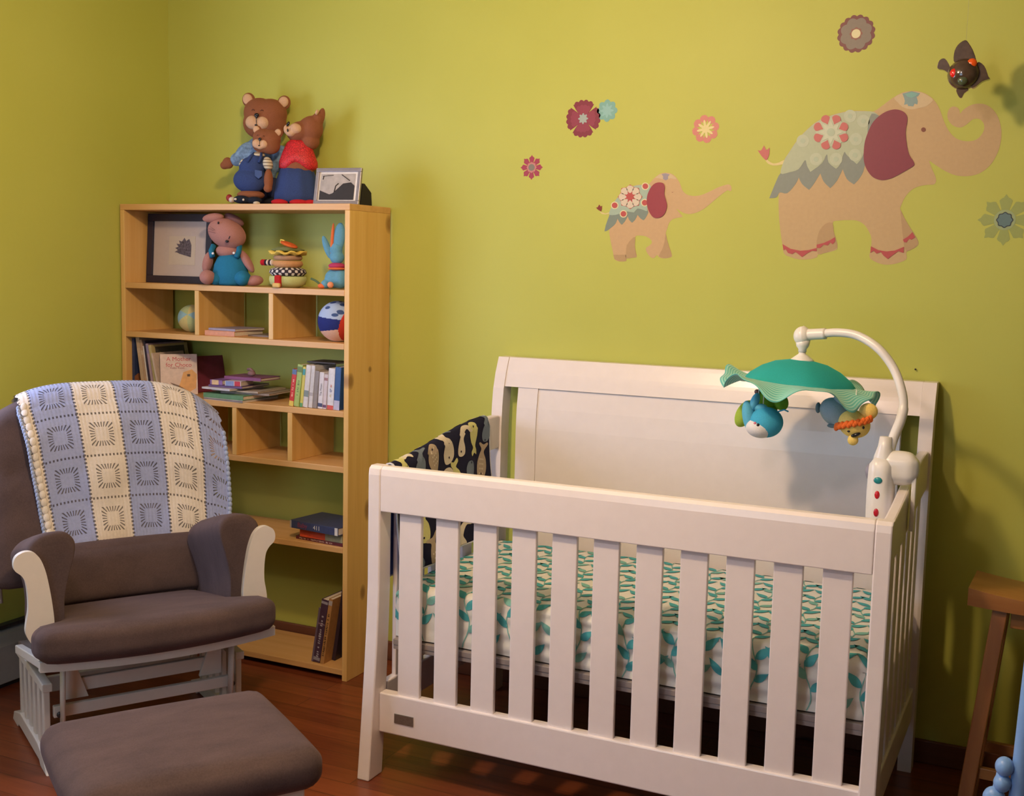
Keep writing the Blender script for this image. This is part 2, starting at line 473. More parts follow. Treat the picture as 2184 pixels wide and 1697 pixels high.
for z in SH: bpart('shelf', (t+.0002, 0.0005, z-.021), (BW-t-.0002, BD-.0005, z), pineX)
for x in (.352, .684): bpart('divider', (x, .0005, 1.1942), (x+.02, BD-.0005, 1.3558), pineZ)
for x in (.272, .521, .766): bpart('divider', (x, .0005, .7662), (x+.02, BD-.0005, .9388), pineZ)

# ================================================================== crib
CW, H1, H2, H3, H4, PW = 1.42, .905, .777, .2484, .1312, .0396
YB = .7694
cr = thing('crib', 'white wooden sleigh crib with slatted front and solid curved back', 'crib')
def post_prof(front):
    if front:  # flares forward at the foot
        z = [0, .08, .16, .24, .32, .40, .48, .56, .7, .88]
        fy = [-.046*max(0, (.56-q)/.56)**1.35 for q in z] + [.003, .014]
        by = [.062-.034*max(0, (.56-q)/.56)**1.35 for q in z] + [.057, .044]
        z += [.897, .905]
    else:
        z = [0, .15, .5, .8, .93, 1.0, 1.06, 1.11, 1.163]
        fy = [.7694, .7694, .7694, .7694, .7705, .775, .783, .797, .820]
        by = [.827, .827, .827, .827, .829, .835, .843, .856, .871]
    return [(a, b) for a, b in zip(fy, z)] + [(a, b) for a, b in reversed(list(zip(by, z)))]
for x in (0, CW-PW):
    for fr in (True, False):
        mb = MB(); mb.prism(post_prof(fr), x, x+PW, 'x'); mb.build('front_post' if fr else 'back_post', white_paint, cr, bevel=.004)
# front
mb = MB(); mb.prism([(.0015, H2), (.0015, H1-.025), (.0045, H1-.008), (.014, H1), (.036, H1), (.045, H1-.008), (.048, H1-.02), (.048, H2)], PW+.0005, CW-PW-.0005, 'x')
mb.build('front_top_rail', white_paint, cr, bevel=.003)
mb = MB(); mb.box((PW+.0005, .006, H4), (CW-PW-.0005, .042, H3)); mb.build('front_bottom_rail', white_paint, cr, bevel=.004)
for k in range(11):
    x = .0947 + k*.117
    if k == 10: pass
    mb = MB(); mb.box((x, .016, H3-.002), (x+.0709, .030, H2+.002)); mb.build('slat', white_paint, cr, bevel=.0025)
mb = MB(); mb.box((.092, .0035, .168), (.155, .0058, .196))
mb.build('nameplate', plain('brushed_grey_metal', (.32, .30, .28), .35, .1, 200, metal=.8), cr, bevel=.001, label='small grey metal nameplate')
# sides
def side(xa, xb):
    ys = [.062+ (YB-.062)*i/24 for i in range(25)]
    def top(y):
        s = (y-.062)/(YB-.062); return .893 + .075*(3*s*s-2*s**3) + .010*sin(pi*s)
    def bot(y):
        s = (y-.062)/(YB-.062); return .792 + .064*(3*s*s-2*s**3)
    mb = MB(); mb.prism([(y, bot(y)) for y in ys] + [(y, top(y)) for y in reversed(ys)], xa, xb, 'x'); mb.build('side_top_rail', white_paint, cr, bevel=.005)
    mb = MB(); mb.box((xa+.001, .062, .165), (xb-.001, YB, .262)); mb.build('side_bottom_rail', white_paint, cr, bevel=.004)
    for k in range(6):
        y = .118 + k*.1035
        mb = MB(); mb.box(((xa+xb)/2-.007, y, .260), ((xa+xb)/2+.007, y+.062, bot(y+.03)+.004)); mb.build('side_slat', white_paint, cr, bevel=.0025)
side(.006, .034); side(CW-.034, CW-.006)
# back: curved rail, stiles, panel
zc = [.93, 1.0, 1.06, 1.11, 1.15, 1.163]; yc = [.7705, .775, .783, .797, .813, .819]
def cy_(z):
    if z <= .93: return .7705
    for i in range(5):
        if z <= zc[i+1]: return yc[i]+(yc[i+1]-yc[i])*(z-zc[i])/(zc[i+1]-zc[i])
    return yc[-1]
def curved(name, xa, xb, za, zb, off, th, bev=.003, n=12):
    P = [(cy_(za+(zb-za)*i/n)+off, za+(zb-za)*i/n) for i in range(n+1)]
    Q = [(y+th, z) for y, z in reversed(P)]
    mb = MB(); mb.prism(P+Q, xa, xb, 'x'); return mb.build(name, white_paint, cr, bevel=bev)
curved('back_top_rail', PW+.0005, CW-PW-.0005, 1.066, 1.163, .004, .040, .003, 8)
curved('back_stile', .090, .163, .262, 1.0655, .008, .028)
curved('back_stile', 1.257, 1.330, .262, 1.0655, .008, .028)
curved('back_panel', .1635, 1.2565, .262, 1.0645, .0125, .016, .001)
mb = MB(); mb.box((PW+.0005, .775, .17), (CW-PW-.0005, .815, .2615)); mb.build('back_bottom_rail', white_paint, cr, bevel=.004)
mb = MB(); mb.box((.05, .062, .375), (1.37, .766, .392)).box((.05, .064, .362), (1.37, .078, .375)).box((.05, .75, .362), (1.37, .766, .375))
for k in range(9): mb.box((.12+k*.14, .078, .365), (.14+k*.14, .75, .3745))
mb.build('mattress_support', plain('support_grey', (.30, .26, .25), .5), cr, bevel=.002, label='grey mattress support frame')

# mattress with its leaf-print fitted sheet
mt = thing('crib_mattress', 'crib mattress inside the white crib under a teal leaf sheet', 'mattress', (.71, .415, .3925))
mb = MB(); mb.cushion((0, 0, .066), (.655, .33, .066), .03, n=12); mb.build('mattress_core', fabric('mattress_white', (.7, .69, .66)), mt)
HX, HY, HZ, RR = .664, .338, .156, .028
def sheet_path(s):
    """cross-section of the sheet along y: from the front hem up, over, and down the back; returns (y,z)"""
    L1 = HZ-RR-.004; q = RR*pi/2; L2 = 2*(HY-RR)
    if s < L1: return (-HY, .004+s)
    s -= L1
    if s < q: a = s/RR; return (-HY+RR-RR*cos(a), HZ-RR+RR*sin(a))
    s -= q
    if s < L2: return (-HY+RR+s, HZ)
    s -= L2
    if s < q: a = s/RR; return (HY-RR+RR*sin(a), HZ-RR+RR*cos(a))
    s -= q
    return (HY, HZ-RR-s)
SL = 2*(HZ-RR-.004)+RR*pi+2*(HY-RR)
def sheet(x, s, off=0):
    y, z = sheet_path(s); y1, z1 = sheet_path(min(SL, s+.002)); y2, z2 = sheet_path(max(0, s-.002))
    ny, nz = -(z1-z2), (y1-y2); l = math.hypot(ny, nz) or 1
    # sheet turns down at the two ends
    ex = max(0, abs(x)-(HX-RR)); k = 0
    if True:
        xx = x
        if ex > 0:
            a = min(ex/RR, pi/2); xx = math.copysign(HX-RR+RR*sin(a), x)
            drop = RR*(1-cos(a)) + max(0, ex-RR*pi/2)
            z = max(.004, z-drop*(1 if z > HZ-RR-.001 else .0))
            if ex > .012 and abs(y) > HY-RR: y = math.copysign(min(abs(y), HY-(ex-.012)*.25), y)
        x = xx
    fr = 1 if y < -HY+.004 else 0
    wr = .0035*sin(z*150+2.2*sin(x*5.1))*fr*(.5+.5*sin(x*3.3+1)) + .002*sin(x*41+z*30)*fr + .0014*sin(y*60)*(1-fr)*(1 if z > .1 else 0)*0
    return Vector((x, y + ny/l*0 + (-wr if fr else 0) - (0), z)) + Vector((0, -ny/l if False else (ny/l), nz/l))*off
def sheetp(x, s, off=0):
    p = sheet(x, s, 0); a = sheet(x+.002, s, 0)-sheet(x-.002, s, 0); b = sheet(x, min(SL, s+.002), 0)-sheet(x, max(0, s-.002), 0)
    n = a.cross(b)
    if n.length < 1e-12: return p
    return p + n.normalized()*off
mb = MB()
XE = HX-RR + RR*pi/2 + .11
mb.grid(lambda x, s: sheetp(x, s), -XE, XE, 180, 0, SL, 200, 0)
teal = 1
def leaf(cx, cs, ang, ln, wd, mi):
    n = 11; W = 5
    ca, sa = cos(ang), sin(ang); vs = []; fs = []
    for i in range(n):
        t_ = i/(n-1); wv = wd*sin(pi*t_**.8)*(.5+.5*(1-t_)+.15); X = t_*ln
        for j in range(W):
            Y = wv*(1-2*j/(W-1))
            x = cx + X*ca - Y*sa; s_ = cs + X*sa + Y*ca
            vs.append(sheetp(max(-XE+.001, min(XE-.001, x)), max(.002, min(SL-.002, s_)), .0020))
    for i in range(n-1):
        for j in range(W-1): fs.append((W*i+j+1, W*(i+1)+j+1, W*(i+1)+j, W*i+j))
    mb.add(vs, fs, mi, True)
def stem(P, wd, mi):
    vs = []; fs = []
    for i, (x, s_) in enumerate(P):
        j = min(i, len(P)-2); dx = P[j+1][0]-P[j][0]; ds = P[j+1][1]-P[j][1]; l = math.hypot(dx, ds) or 1
        for q in (1, -1): vs.append(sheetp(max(-XE+.001, min(XE-.001, x - ds/l*wd*q)), max(.002, min(SL-.002, s_ + dx/l*wd*q)), .0016))
    for i in range(len(P)-1): fs.append((2*i+1, 2*i+3, 2*i+2, 2*i))
    mb.add(vs, fs, mi, True)
rnd = random.Random(3)
row = 0
sx = -XE+.02
while sx < XE-.01:           # vines running across the mattress, leaves in pairs
    P = [(sx + .010*sin(i*.55+row), i*SL/70) for i in range(71)]
    stem(P, .0016, 2)
    s_ = .02 + (row % 2)*.03
    k = 0
    while s_ < SL-.03:
        sd = 1 if k % 2 == 0 else -1
        a = pi/2 - sd*R(48+rnd.uniform(-8, 8))
        x = sx + .010*sin(s_/(SL/70)*.55+row)
        leaf(x, s_, a, .053+rnd.uniform(-.005, .005), .0115, 1 if (k+row) % 5 else 2)
        s_ += .031; k += 1
    sx += .068; row += 1
sh_w = fabric('sheet_white', (.74, .73, .69), .85, .1, 500, .15, .02)
sh_t = fabric('leaf_teal', (.08, .38, .42), .85, .1, 500, .1, .05)
sh_g = fabric('leaf_green', (.20, .46, .42), .85, .1, 500, .1, .05)
mb.build('fitted_sheet', [sh_w, sh_t, sh_g], mt)
# ================================================================== whale-print blanket on the crib's left rail
wb = thing('baby_blanket', 'navy blanket with whale print draped over the left side rail of the crib', 'blanket')
def wb_surf(y, t, off=0):
    """t along the drape: negative = outside the crib, positive = inside"""
    s = max(0, min(1, (y-.062)/(YB-.062)))
    zt = .893 + .075*(3*s*s-2*s**3) + .010*sin(pi*s) + .004
    r_ = .019
    if abs(t) < r_*pi/2:
        a = t/r_; x, z = .020+r_*sin(a), zt-r_+r_*cos(a)+.004
        n = Vector((sin(a), 0, cos(a)))
    elif t > 0:
        d = t-r_*pi/2; fold = .010*sin(y*26+1)*min(1, d/.12)
        x, z = .020+r_+.004+max(-.002, fold*.9)+.03*min(1, d/.3)**2, zt-r_-d; n = Vector((1, 0, 0))
    else:
        d = -t-r_*pi/2; fold = .008*sin(y*23+2)*min(1, d/.12)
        x, z = .020-r_-.004-abs(fold), zt-r_-d; n = Vector((-1, 0, 0))
    return Vector((x, y, z)) + n*off
mb = MB()
Yb0, Yb1 = .085, .675
def lw(y): return .335 + .055*(y-Yb0)/(Yb1-Yb0)     # inside drop length
def wbg(y, q):                                         # q in -1..1
    t_ = q*.36 if q < 0 else q*lw(y)
    yy = y + (.03*q if q > 0 else 0)*(y-.4)
    return wb_surf(yy, t_)
def wbp(y, q, off):
    t_ = q*.36 if q < 0 else q*lw(y)
    yy = y + (.03*q if q > 0 else 0)*(y-.4)
    return wb_surf(yy, t_, off)
mb.grid(lambda y, q: wbp(y, q, .0), Yb0, Yb1, 48, -1, 1, 90, 0)
mb.grid(lambda y, q: wbp(y, -q, -.003), Yb0, Yb1, 48, -1, 1, 90, 1)
# white piping all round
def edge(fn, n=60): return [fn(i/n) for i in range(n+1)]
for yy in (Yb0, Yb1): mb.tube(edge(lambda k: wbp(yy, -1+2*k, -.0015)), .003, 6, 2)
for q in (-1, 1): mb.tube(edge(lambda k: wbp(Yb0+(Yb1-Yb0)*k, q, -.0015)), .003, 6, 2)
body = smooth_loop([(-.030, 0), (-.024, .014), (-.006, .021), (.014, .018), (.028, .009), (.036, .012), (.048, .024), (.052, .020), (.046, .006), (.050, -.008), (.046, -.012), (.036, -.002), (.024, -.008), (.006, -.015), (-.016, -.015), (-.028, -.009)], 3)
slim = smooth_loop([(-.034, 0), (-.030, .010), (-.010, .013), (.012, .010), (.026, .004), (.036, .010), (.046, .008), (.040, .0), (.046, -.008), (.034, -.008), (.022, -.004), (.0, -.010), (-.024, -.010)], 3)
curl = smooth_loop([(-.032, .004), (-.024, .014), (-.008, .013), (.008, .006), (.020, .010), (.030, .020), (.026, .032), (.032, .038), (.040, .026), (.038, .010), (.026, -.002), (.008, -.008), (-.016, -.010), (-.030, -.006)], 3)
def stamp(shape, y, q, ang, sc, mi, off=.0016, ex=1):
    pts = [tuple(p) for p in shape]; tri = [tuple(t_) for t_ in cap(pts)]
    for _ in range(3 if len(shape) > 12 else 1):      # finer pieces, so the print follows the folds
        mid = {}; nt_ = []
        def m_(i, j):
            k = (min(i, j), max(i, j))
            if k not in mid: mid[k] = len(pts); pts.append(((pts[i][0]+pts[j][0])/2, (pts[i][1]+pts[j][1])/2))
            return mid[k]
        for a, b, c in tri:
            x, y_, z = m_(a, b), m_(b, c), m_(c, a); nt_ += [(a, x, z), (x, b, y_), (z, y_, c), (x, y_, z)]
        tri = nt_
    ca, sa = cos(ang), sin(ang); vs = []
    for a, b in pts:
        a, b = a*sc, b*sc*ex
        yy = y + a*ca - b*sa; qq = q + (a*sa + b*ca)/(.36 if q < 0 else .36)
        vs.append(wbp(max(Yb0+.002, min(Yb1-.002, yy)), max(-.995, min(.99, qq)), off))
    mb.add(vs, [tuple(t_) for t_ in tri] , mi, True)
dot = [(cos(2*pi*i/10), sin(2*pi*i/10)) for i in range(10)]
rb = random.Random(12); j = 0; q = -.94
while q < 1:
    y = Yb0 + .045 + (j % 2)*.045; i = 0
    while y < Yb1-.02:
        k = (i+j*2) % 5
        shp = [body, slim, curl, slim, body][k]; mi = [3, 4, 4, 5, 6][k]
        a = pi/2 + rb.uniform(-.35, .35) + (pi if (i+j) % 3 == 0 else 0); sc = [1.5, 1.5, 1.4, 1.35, 1.15][k]
        stamp(shp, y, q, -a, sc*.92, mi, ex=[1.25, 1.9, 1.35, 1.8, 1.4][k])
        ca, sa = cos(-a), sin(-a)
        stamp([(p[0]*.0036, p[1]*.0036) for p in dot], y + (-.026*ca), q + (-.026*sa)/.36, 0, 1, 0, .0026)
        if k == 0:
            for d1 in range(4):
                for d2 in range(3):
                    ox, oy = .020-.016*d1, -.011+.011*d2
                    stamp([(p[0]*.0034, p[1]*.0034) for p in dot[::2]], y + (ox*ca-oy*sa)*.9, q + (ox*sa+oy*ca)*.9/.36, 0, 1, 4, .0024)
        y += .086; i += 1
    q += .27; j += 1
mb.build('blanket_cloth', [fabric('navy_cloth', (.012, .012, .035), .9, .1, 400, .2), fabric('blue_fleece', (.10, .17, .45), .95, .4, 300, .5), fabric('piping_pale', (.55, .56, .60)),
    fabric('whale_tan', (.42, .33, .24), .9, .1), fabric('whale_cream', (.66, .58, .46), .9, .1), fabric('whale_yellow', (.60, .58, .24), .9, .1), fabric('whale_grey', (.16, .20, .26), .9, .1)], wb)

# ================================================================== crib mobile
mo = thing('crib_mobile', 'musical crib mobile with teal canopy clamped to the right crib rail', 'mobile')
P = [(1752, 711, .44), (1790, 709, .43), (1830, 716, .42), (1872, 742, .40), (1904, 782, .39), (1921, 825, .375), (1927, 862, .365), (1921, 895, .355), (1905, 935, .345), (1896, 970, .335), (1893, 1006, .33)]
hub = at(1713, 716, .45)
P = [at(*q) for q in P]
mb = MB(); mb.tube(smooth_path(P, 7), [.0115 if i < 44 else .013 for i in range(len(smooth_path(P, 7)))], 14); mb.build('curved_arm', white_plastic, mo)
mb = MB(); mb.tube(smooth_path([hub+Vector((.004, 0, .002)), (hub+P[0])/2+Vector((0, 0, .001)), P[0]+Vector((.012, 0, 0))], 5), [.026, .022, .019, .016, .0155, .0152, .015, .015, .015, .015, .015], 16)
mb.ell(hub + Vector((-.002, 0, 0)), (.024, .024, .026)); mb.lathe([(.020, -.012), (.017, -.028), (.011, -.036), (.011, -.044)], 20, 0, T(*hub))
mb.build('arm_socket', white_plastic, mo)
hz = hub.z-.044
mb = MB(); mb.lathe([(.009, 0), (.010, -.005), (.017, -.010), (.030, -.020), (.033, -.025), (0, -.025)], 28, 0, T(hub.x, hub.y, hz)); mb.build('canopy_cap', white_plastic, mo)
cz = hz-.020
tilt = T(hub.x, hub.y, cz) @ RY(R(3)) @ RX(R(-2))
can = MB(); can.lathe([(.004, 0), (.03, -.002), (.07, -.010), (.105, -.026), (.135, -.048), (.150, -.066), (.152, -.072), (.140, -.062), (.09, -.028), (.03, -.010), (.004, -.006)], 56, 0, tilt,
    fr=lambda th, r_, z_: r_*(1+.02*cos(6*th+.5)))
can.build('canopy', fabric('canopy_teal', (.025, .36, .34), .8, .3, 500, .15), mo)
rm, rnt, rb_ = new_mat('ruffle_mint_stripes')
tc = rnt.nodes.new('ShaderNodeTexCoord'); sx_ = rnt.nodes.new('ShaderNodeSeparateXYZ'); link(rnt, tc.outputs['UV'], sx_.inputs[0])
st = (N(rnt, sx_.outputs[1])*840).sin().gt(.35)
link(rnt, mixc(rnt, st, (.12, .50, .43), (.38, .68, .58)), rb_.inputs['Base Color']); rb_.inputs['Roughness'].default_value = .55
rb_.inputs['Sheen Weight'].default_value = .3
mb = MB()
def ruff(th, k):
    r_ = .140 + k*.93 + .004*sin(17*th)*(k/.075)
    z_ = -.063 - .014*(k/.075) + (.5+.5*k/.075)*(.023*sin(6*th+2.2)*(k/.075) + .006*sin(13*th+1)*(k/.075)) + .012*(k/.075)*(cos(th-2.8))
    return tilt @ Vector((r_*cos(th), r_*sin(th), z_))
mb.grid(ruff, 0, 2*pi, 170, 0, .075, 8)
mb.build('ruffle', rm, mo, solid=.0018)
# control box inside the right rail, with clamp
bx = at(1886, 1052, .32); bx.x = 1.345
mb = MB()
mb.cushion((0, 0, 0), (.030, .040, .105), .022, (.004, .004, .006), 10, 0, T(bx.x, .33, bx.z-.015))
mb.lathe([(.030, 0), (.026, .02), (.018, .045), (.0145, .07)], 20, 0, T(bx.x+.004, .33, bx.z+.075))
mb.build('control_box', white_plastic, mo)
cl_ = MB(); cl_.cushion((0, 0, 0), (.046, .030, .036), .024, (.004, 0, .008), 10, 0, T(bx.x+.042, .33, bx.z+.068))
cl_.box((CW+.0005, .312, bx.z-.09), (CW+.012, .348, bx.z+.05)); cl_.build('rail_clamp', white_plastic, mo, bevel=.003)
# buttons face the camera side of the box (towards -y)
yb = .33-.0405
def button(name, px, py, col, rx_, rz_):
    p = at(px, py, yb); mb = MB(); mb.ell((p.x, yb-.0025, p.z), (rx_, .004, rz_)); mb.build(name, plain(name+str(col[0]), col, .3, .03), mo)
def ring(px, py, rx_, rz_):
    p = at(px, py, yb); mb = MB(); mb.ell((p.x, yb-.0005, p.z), (rx_, .003, rz_)); return mb.build('button_ring', plain('button_ring', (.7, .55, .52), .3), mo)
pb = at(1888, 1026, yb); dx = bx.x-.004 - pb.x
def PX(q): return q
for nm, py, col, a, b in (('power_button', 1025, (.02, .26, .28), .0105, .0085), ('music_button', 1056, (.55, .01, .02), .0065, .0105), ('volume_button', 1094, (.50, .01, .03), .0065, .0105)):
    p = at(1884, py, yb)
    mb = MB(); mb.ell((bx.x-.003, yb-.0005, p.z), (a+.002, .003, b+.002)); r_ = mb.build('button_ring', plain('button_ring', (.7, .55, .52), .3), mo)
    mb = MB(); mb.ell((bx.x-.003, yb-.0028, p.z), (a, .004, b)); mb.build(nm, plain(nm, col, .25, .03), mo)
mb = MB(); mb.ell((bx.x-.030, .33, bx.z+.052), (.012, .016, .022)); mb.build('side_dial', plain('dial_grey', (.25, .24, .30), .4), mo, label='grey side dial')
# hanging toys
def string(p, top): mbs.tube([p, (p[0], p[1], top)], .0013, 6)
mbs = MB()
wh = at(1632, 900, .40)
ztop = cz-.055
for px, py, Y in ((1617, 870, .48), (1627, 880, .40), (1795, 850, .46), (1824, 880, .38)):
    p = at(px, py, Y); string((p.x, p.y, p.z), ztop-.012)
mbs.build('hanging_cords', plain('cord_white', (.8, .8, .75), .6), mo)
m_ = plain
blue = fabric('toy_blue', (.06, .40, .62)); dotb = fabric('toy_dotted_blue', (.12, .46, .66)); pale = fabric('toy_white', (.75, .72, .72))
mb = MB(); mb.ell(wh, (.046, .044, .042), fn=lambda q: 1+.06*q.x); o = mb.build('plush_whale', blue, mo, label='blue plush whale toy')
def sub(name, mb_, m, par, **k): return mb_.build(name, m, par, **k)
mb = MB(); mb.ell(wh+Vector((-.010, -.004, -.014)), (.041, .043, .030)); sub('belly', mb, pale, o)
mb = MB(); mb.ell(wh+Vector((-.045, -.005, .012)), (.017, .020, .045), rot=(0, -.2, .3)); mb.ell(wh+Vector((-.032, 0, .052)), (.012, .016, .028), rot=(0, .3, 0)); mb.ell(wh+Vector((-.014, 0, .038)), (.020, .014, .012)); sub('tail_fin', mb, dotb, o)
mb = MB(); mb.tube([wh+Vector((.03, 0, .03)), wh+Vector((.05, 0, .038)), wh+Vector((.062, -.002, .034))], .0022, 6); sub('spout_ribbon', mb, blue, o)
mb = MB(); mb.ell(wh+Vector((-.009, -.0425, -.004)), (.0045, .004, .005)); sub('eye', mb, plain('toy_black', (.01, .01, .015), .2), o)
mb = MB(); mb.ell(wh+Vector((-.018, -.0405, .000)), (.004, .003, .004)); sub('cheek', mb, plain('toy_pink', (.7, .2, .3), .6), o)
gr = fabric('toy_green', (.13, .30, .02)); gl = fabric('toy_lime', (.36, .50, .06))
tt = at(1590, 882, .50)
mb = MB(); mb.ell(tt+Vector((-.002, 0, 0)), (.024, .026, .042), rot=(0, .45, 0)); o = mb.build('plush_turtle', gl, mo, label='green plush turtle toy')
tg = at(1637, 843, .50)
mb = MB(); mb.ell(tg, (.028, .022, .050)); mb.ell(tg+Vector((.035, 0, -.012)), (.022, .016, .030), rot=(0, -.6, 0)); mb.ell(tg+Vector((-.016, 0, .002)), (.016, .014, .018)); mb.ell(tg+Vector((.0, 0, -.040)), (.030, .020, .022)); sub('shell', mb, gr, o)
mb = MB(); mb.ell(tg+Vector((-.026, -.016, .010)), (.008, .006, .007)); mb.ell(tg+Vector((-.030, -.014, -.006)), (.004, .004, .005)); sub('eye', mb, plain('turtle_eye', (.20, .08, .06), .4), o)
gb_ = fabric('toy_grey_blue', (.34, .44, .50)); dg = at(1786, 880, .46)
mb = MB(); mb.ell(dg, (.050, .040, .038), rot=(0, .5, 0)); mb.ell(dg+Vector((.014, 0, .030)), (.028, .026, .030)); o = mb.build('plush_dolphin', gb_, mo, label='grey-blue plush dolphin toy')
mb = MB(); mb.ell(dg+Vector((-.052, 0, .010)), (.007, .012, .015)); mb.ell(dg+Vector((-.006, -.02, -.034)), (.016, .012, .006)); sub('fin', mb, fabric('toy_slate', (.16, .24, .30)), o)
lc = at(1822, 904, .38); yl = fabric('toy_yellow', (.80, .58, .16))
mb = MB(); mb.ell(lc, (.042, .038, .036), rot=(0, .35, 0)); mb.ell(lc+Vector((.034, 0, .036)), (.024, .016, .022)); o = mb.build('plush_starfish', yl, mo, label='yellow plush starfish toy with orange frill')
mb = MB()
for i in range(30):
    a = -.2+3.6*i/29; mb.ell(lc + Vector((-.044*cos(a*.87+.05), -.028*sin(a*.87)-.012, .004+.022*sin((i/29-.5)*1.6)+.003*sin(i*2.1))), (.006, .006, .008))
sub('orange_frill', mb, fabric('toy_orange', (.80, .16, .03)), o)
mb = MB(); mb.ell(lc+Vector((.010, -.030, -.024)), (.013, .007, .005), rot=(0, -.4, 0)); mb.ell(lc+Vector((.028, -.028, -.004)), (.003, .003, .004)); mb.ell(lc+Vector((-.008, -.034, -.016)), (.004, .003, .003)); sub('face', mb, plain('toy_black', (.01, .01, .015), .2), o)
for c_, r_ in (((.002, -.02, -.040), (.014, .012, .014)), ((.044, -.004, .046), (.009, .007, .006))):
    mb = MB(); mb.ell(lc+Vector(c_), r_); sub('point', mb, yl, o)

# ================================================================== hanging glossy fish ornament
fo = thing('fish_ornament', 'dark glossy ceramic fish ornament with red spots hanging above the large elephant', 'ornament')
fc = at(2056, 160, .66)
gm_ = plain('dark_glaze', (.075, .045, .028), .12, .3, 40, coat=.6)
mb = MB(); mb.ell(fc, (.043, .040, .043), fn=lambda q: 1-.08*max(0, -q.z)); mb.build('body', gm_, fo)
def blade(pts, th, M, name):
    mb = MB(); mb.prism(smooth_loop(pts, 3), -th, th, 'y', 0, M); mb.build(name, gm_, fo, bevel=.006, seg=3)
blade([(-.022, .030), (-.028, .056), (-.020, .078), (-.002, .090), (.010, .078), (.022, .056), (.026, .030)], .010, T(*fc), 'tail_fin')
blade([(-.036, .022), (-.050, .044), (-.064, .040), (-.068, .020), (-.050, .014), (-.034, .002)], .010, T(*fc), 'side_fin')
blade([(.030, .028), (.050, .020), (.062, -.008), (.066, -.014), (.048, -.020), (.030, -.034), (.020, -.030)], .012, T(*fc), 'beak')
blade([(-.016, -.036), (-.010, -.056), (-.002, -.060), (.004, -.048), (.014, -.038)], .006, T(*fc), 'bottom_fin')
for nm, c, r_, col in (('red_spot', (-.021, -.0285, .002), .0125, (.75, .02, .01)), ('orange_spot', (.020, -.0225, .026), .013, (.75, .10, .01)), ('green_spot', (.0, -.032, -.018), .013, (.08, .10, .05))):
    mb = MB(); mb.ell(fc+Vector(c), (r_, .007, r_)); mb.build('spot', plain(nm, col, .15, .05), fo, label=nm.replace('_', ' '))
mb = MB(); mb.tube([fc+Vector((0, 0, .04)), Vector((fc.x, fc.y, ZC-.002))], .00035, 5); mb.build('thread', plain('nylon_thread', (.5, .5, .3), .3), fo)

# ================================================================== wooden stool at the right
sl = thing('stool', 'brown wooden saddle-seat stool by the green wall right of the crib', 'stool', (1.800, .575, 0), R(-2))
wsX = wood('stool_wood_x', (.30, .115, .03), (.36, .15, .04), (.42, .19, .06), 'x', .35); wsZ = wood('stool_wood_z', (.27, .10, .03), (.33, .13, .04), (.38, .16, .05), 'z', .35)
mb = MB(); hx, hy = .235, .105
def seat(x, y, top):
    d = .018*(1-(x/hx)**2)
    return Vector((x, y, .655-d if top else .608-d*.4))
n = 20; vs = []; 
pr = [(-hx+2*hx*i/n) for i in range(n+1)]
poly = [(x, .610-.008*(1-(x/hx)**2)) for x in pr] + [(x, .657-.020*(1-(x/hx)**2)) for x in reversed(pr)]
mb.prism(poly, -hy, hy, 'y', 0, smooth=True); mb.build('seat', wsX, sl, bevel=.006, seg=3)
def leg(xt, yt, xb, yb_):
    mb = MB(); w_ = .019; d_ = .019
    vs = [(xt+a*w_, yt+b*d_, .607) for a, b in ((-1,-1),(1,-1),(1,1),(-1,1))] + [(xb+a*w_, yb_+b*d_, 0) for a, b in ((-1,-1),(1,-1),(1,1),(-1,1))]
    mb.add(vs, [(0,3,2,1)[::-1],(4,5,6,7)[::-1],(0,1,5,4)[::-1],(1,2,6,5)[::-1],(2,3,7,6)[::-1],(3,0,4,7)[::-1]]); mb.build('leg', wsZ, sl, bevel=.003)
for sx_ in (-1, 1):
    for sy in (-1, 1): leg(sx_*.155, sy*.070, sx_*.215, sy*.120)
mb = MB(); mb.box((-.19, -.108, .145), (.19, -.090, .175)); mb.build('stretcher', wsX, sl, bevel=.002)
mb = MB(); mb.box((-.19, .090, .145), (.19, .108, .175)); mb.build('stretcher', wsX, sl, bevel=.002)
for sx_ in (-1, 1):
    mb = MB(); mb.box((sx_*.188-.009, -.085, .235), (sx_*.188+.009, .085, .262)); mb.build('stretcher', wsX, sl, bevel=.002)
mb = MB(); mb.box((-.13, -.070, .555), (.13, -.055, .603)).box((-.13, .055, .555), (.13, .070, .603)); mb.build('apron', wsX, sl, bevel=.002)

# ================================================================== pale blue toddler furniture at the right edge
bl = thing('toddler_slide', 'pale blue plastic toddler play piece at the right edge in front of the stool', 'toy', (1.715, -.30, 0))
bp = plain('pale_blue_plastic', (.20, .38, .72), .35, .03, 20); bi = plain('grey_blue_panel', (.20, .29, .36), .6, .04, 20)
mb = MB(); mb.prism([(.0, 0), (.50, 0), (.36, .84), (.035, .84)], .012, .030, 'y'); mb.build('side_panel', bi, bl, bevel=.004)
mb = MB(); mb.tube([(-.008, 0.02, .018), (.010, .02, .44), (.022, .02, .78), (.034, .02, .84), (.07, .02, .86), (.30, .02, .86), (.35, .02, .83), (.48, .02, .018)], .017, 14); mb.build('edge_rail', bp, bl)
mb = MB()
for k, (x, z, r_) in enumerate(((-.030, .495, .018), (-.032, .460, .017), (-.045, .425, .022), (-.050, .385, .022), (-.052, .345, .020))): mb.ell((x+.012, .01, z), (r_, .02, r_*1.1))
mb.tube([(-.018, .015, .50), (-.036, .015, .40), (-.030, .015, .32), (-.004, .015, .27)], .010, 8)
mb.build('knobby_handle', bp, bl, label='glossy blue knobby side handle')
mb = MB(); mb.box((.01, .030, .28), (.42, .30, .30)); mb.build('step_board', bi, bl, bevel=.004)
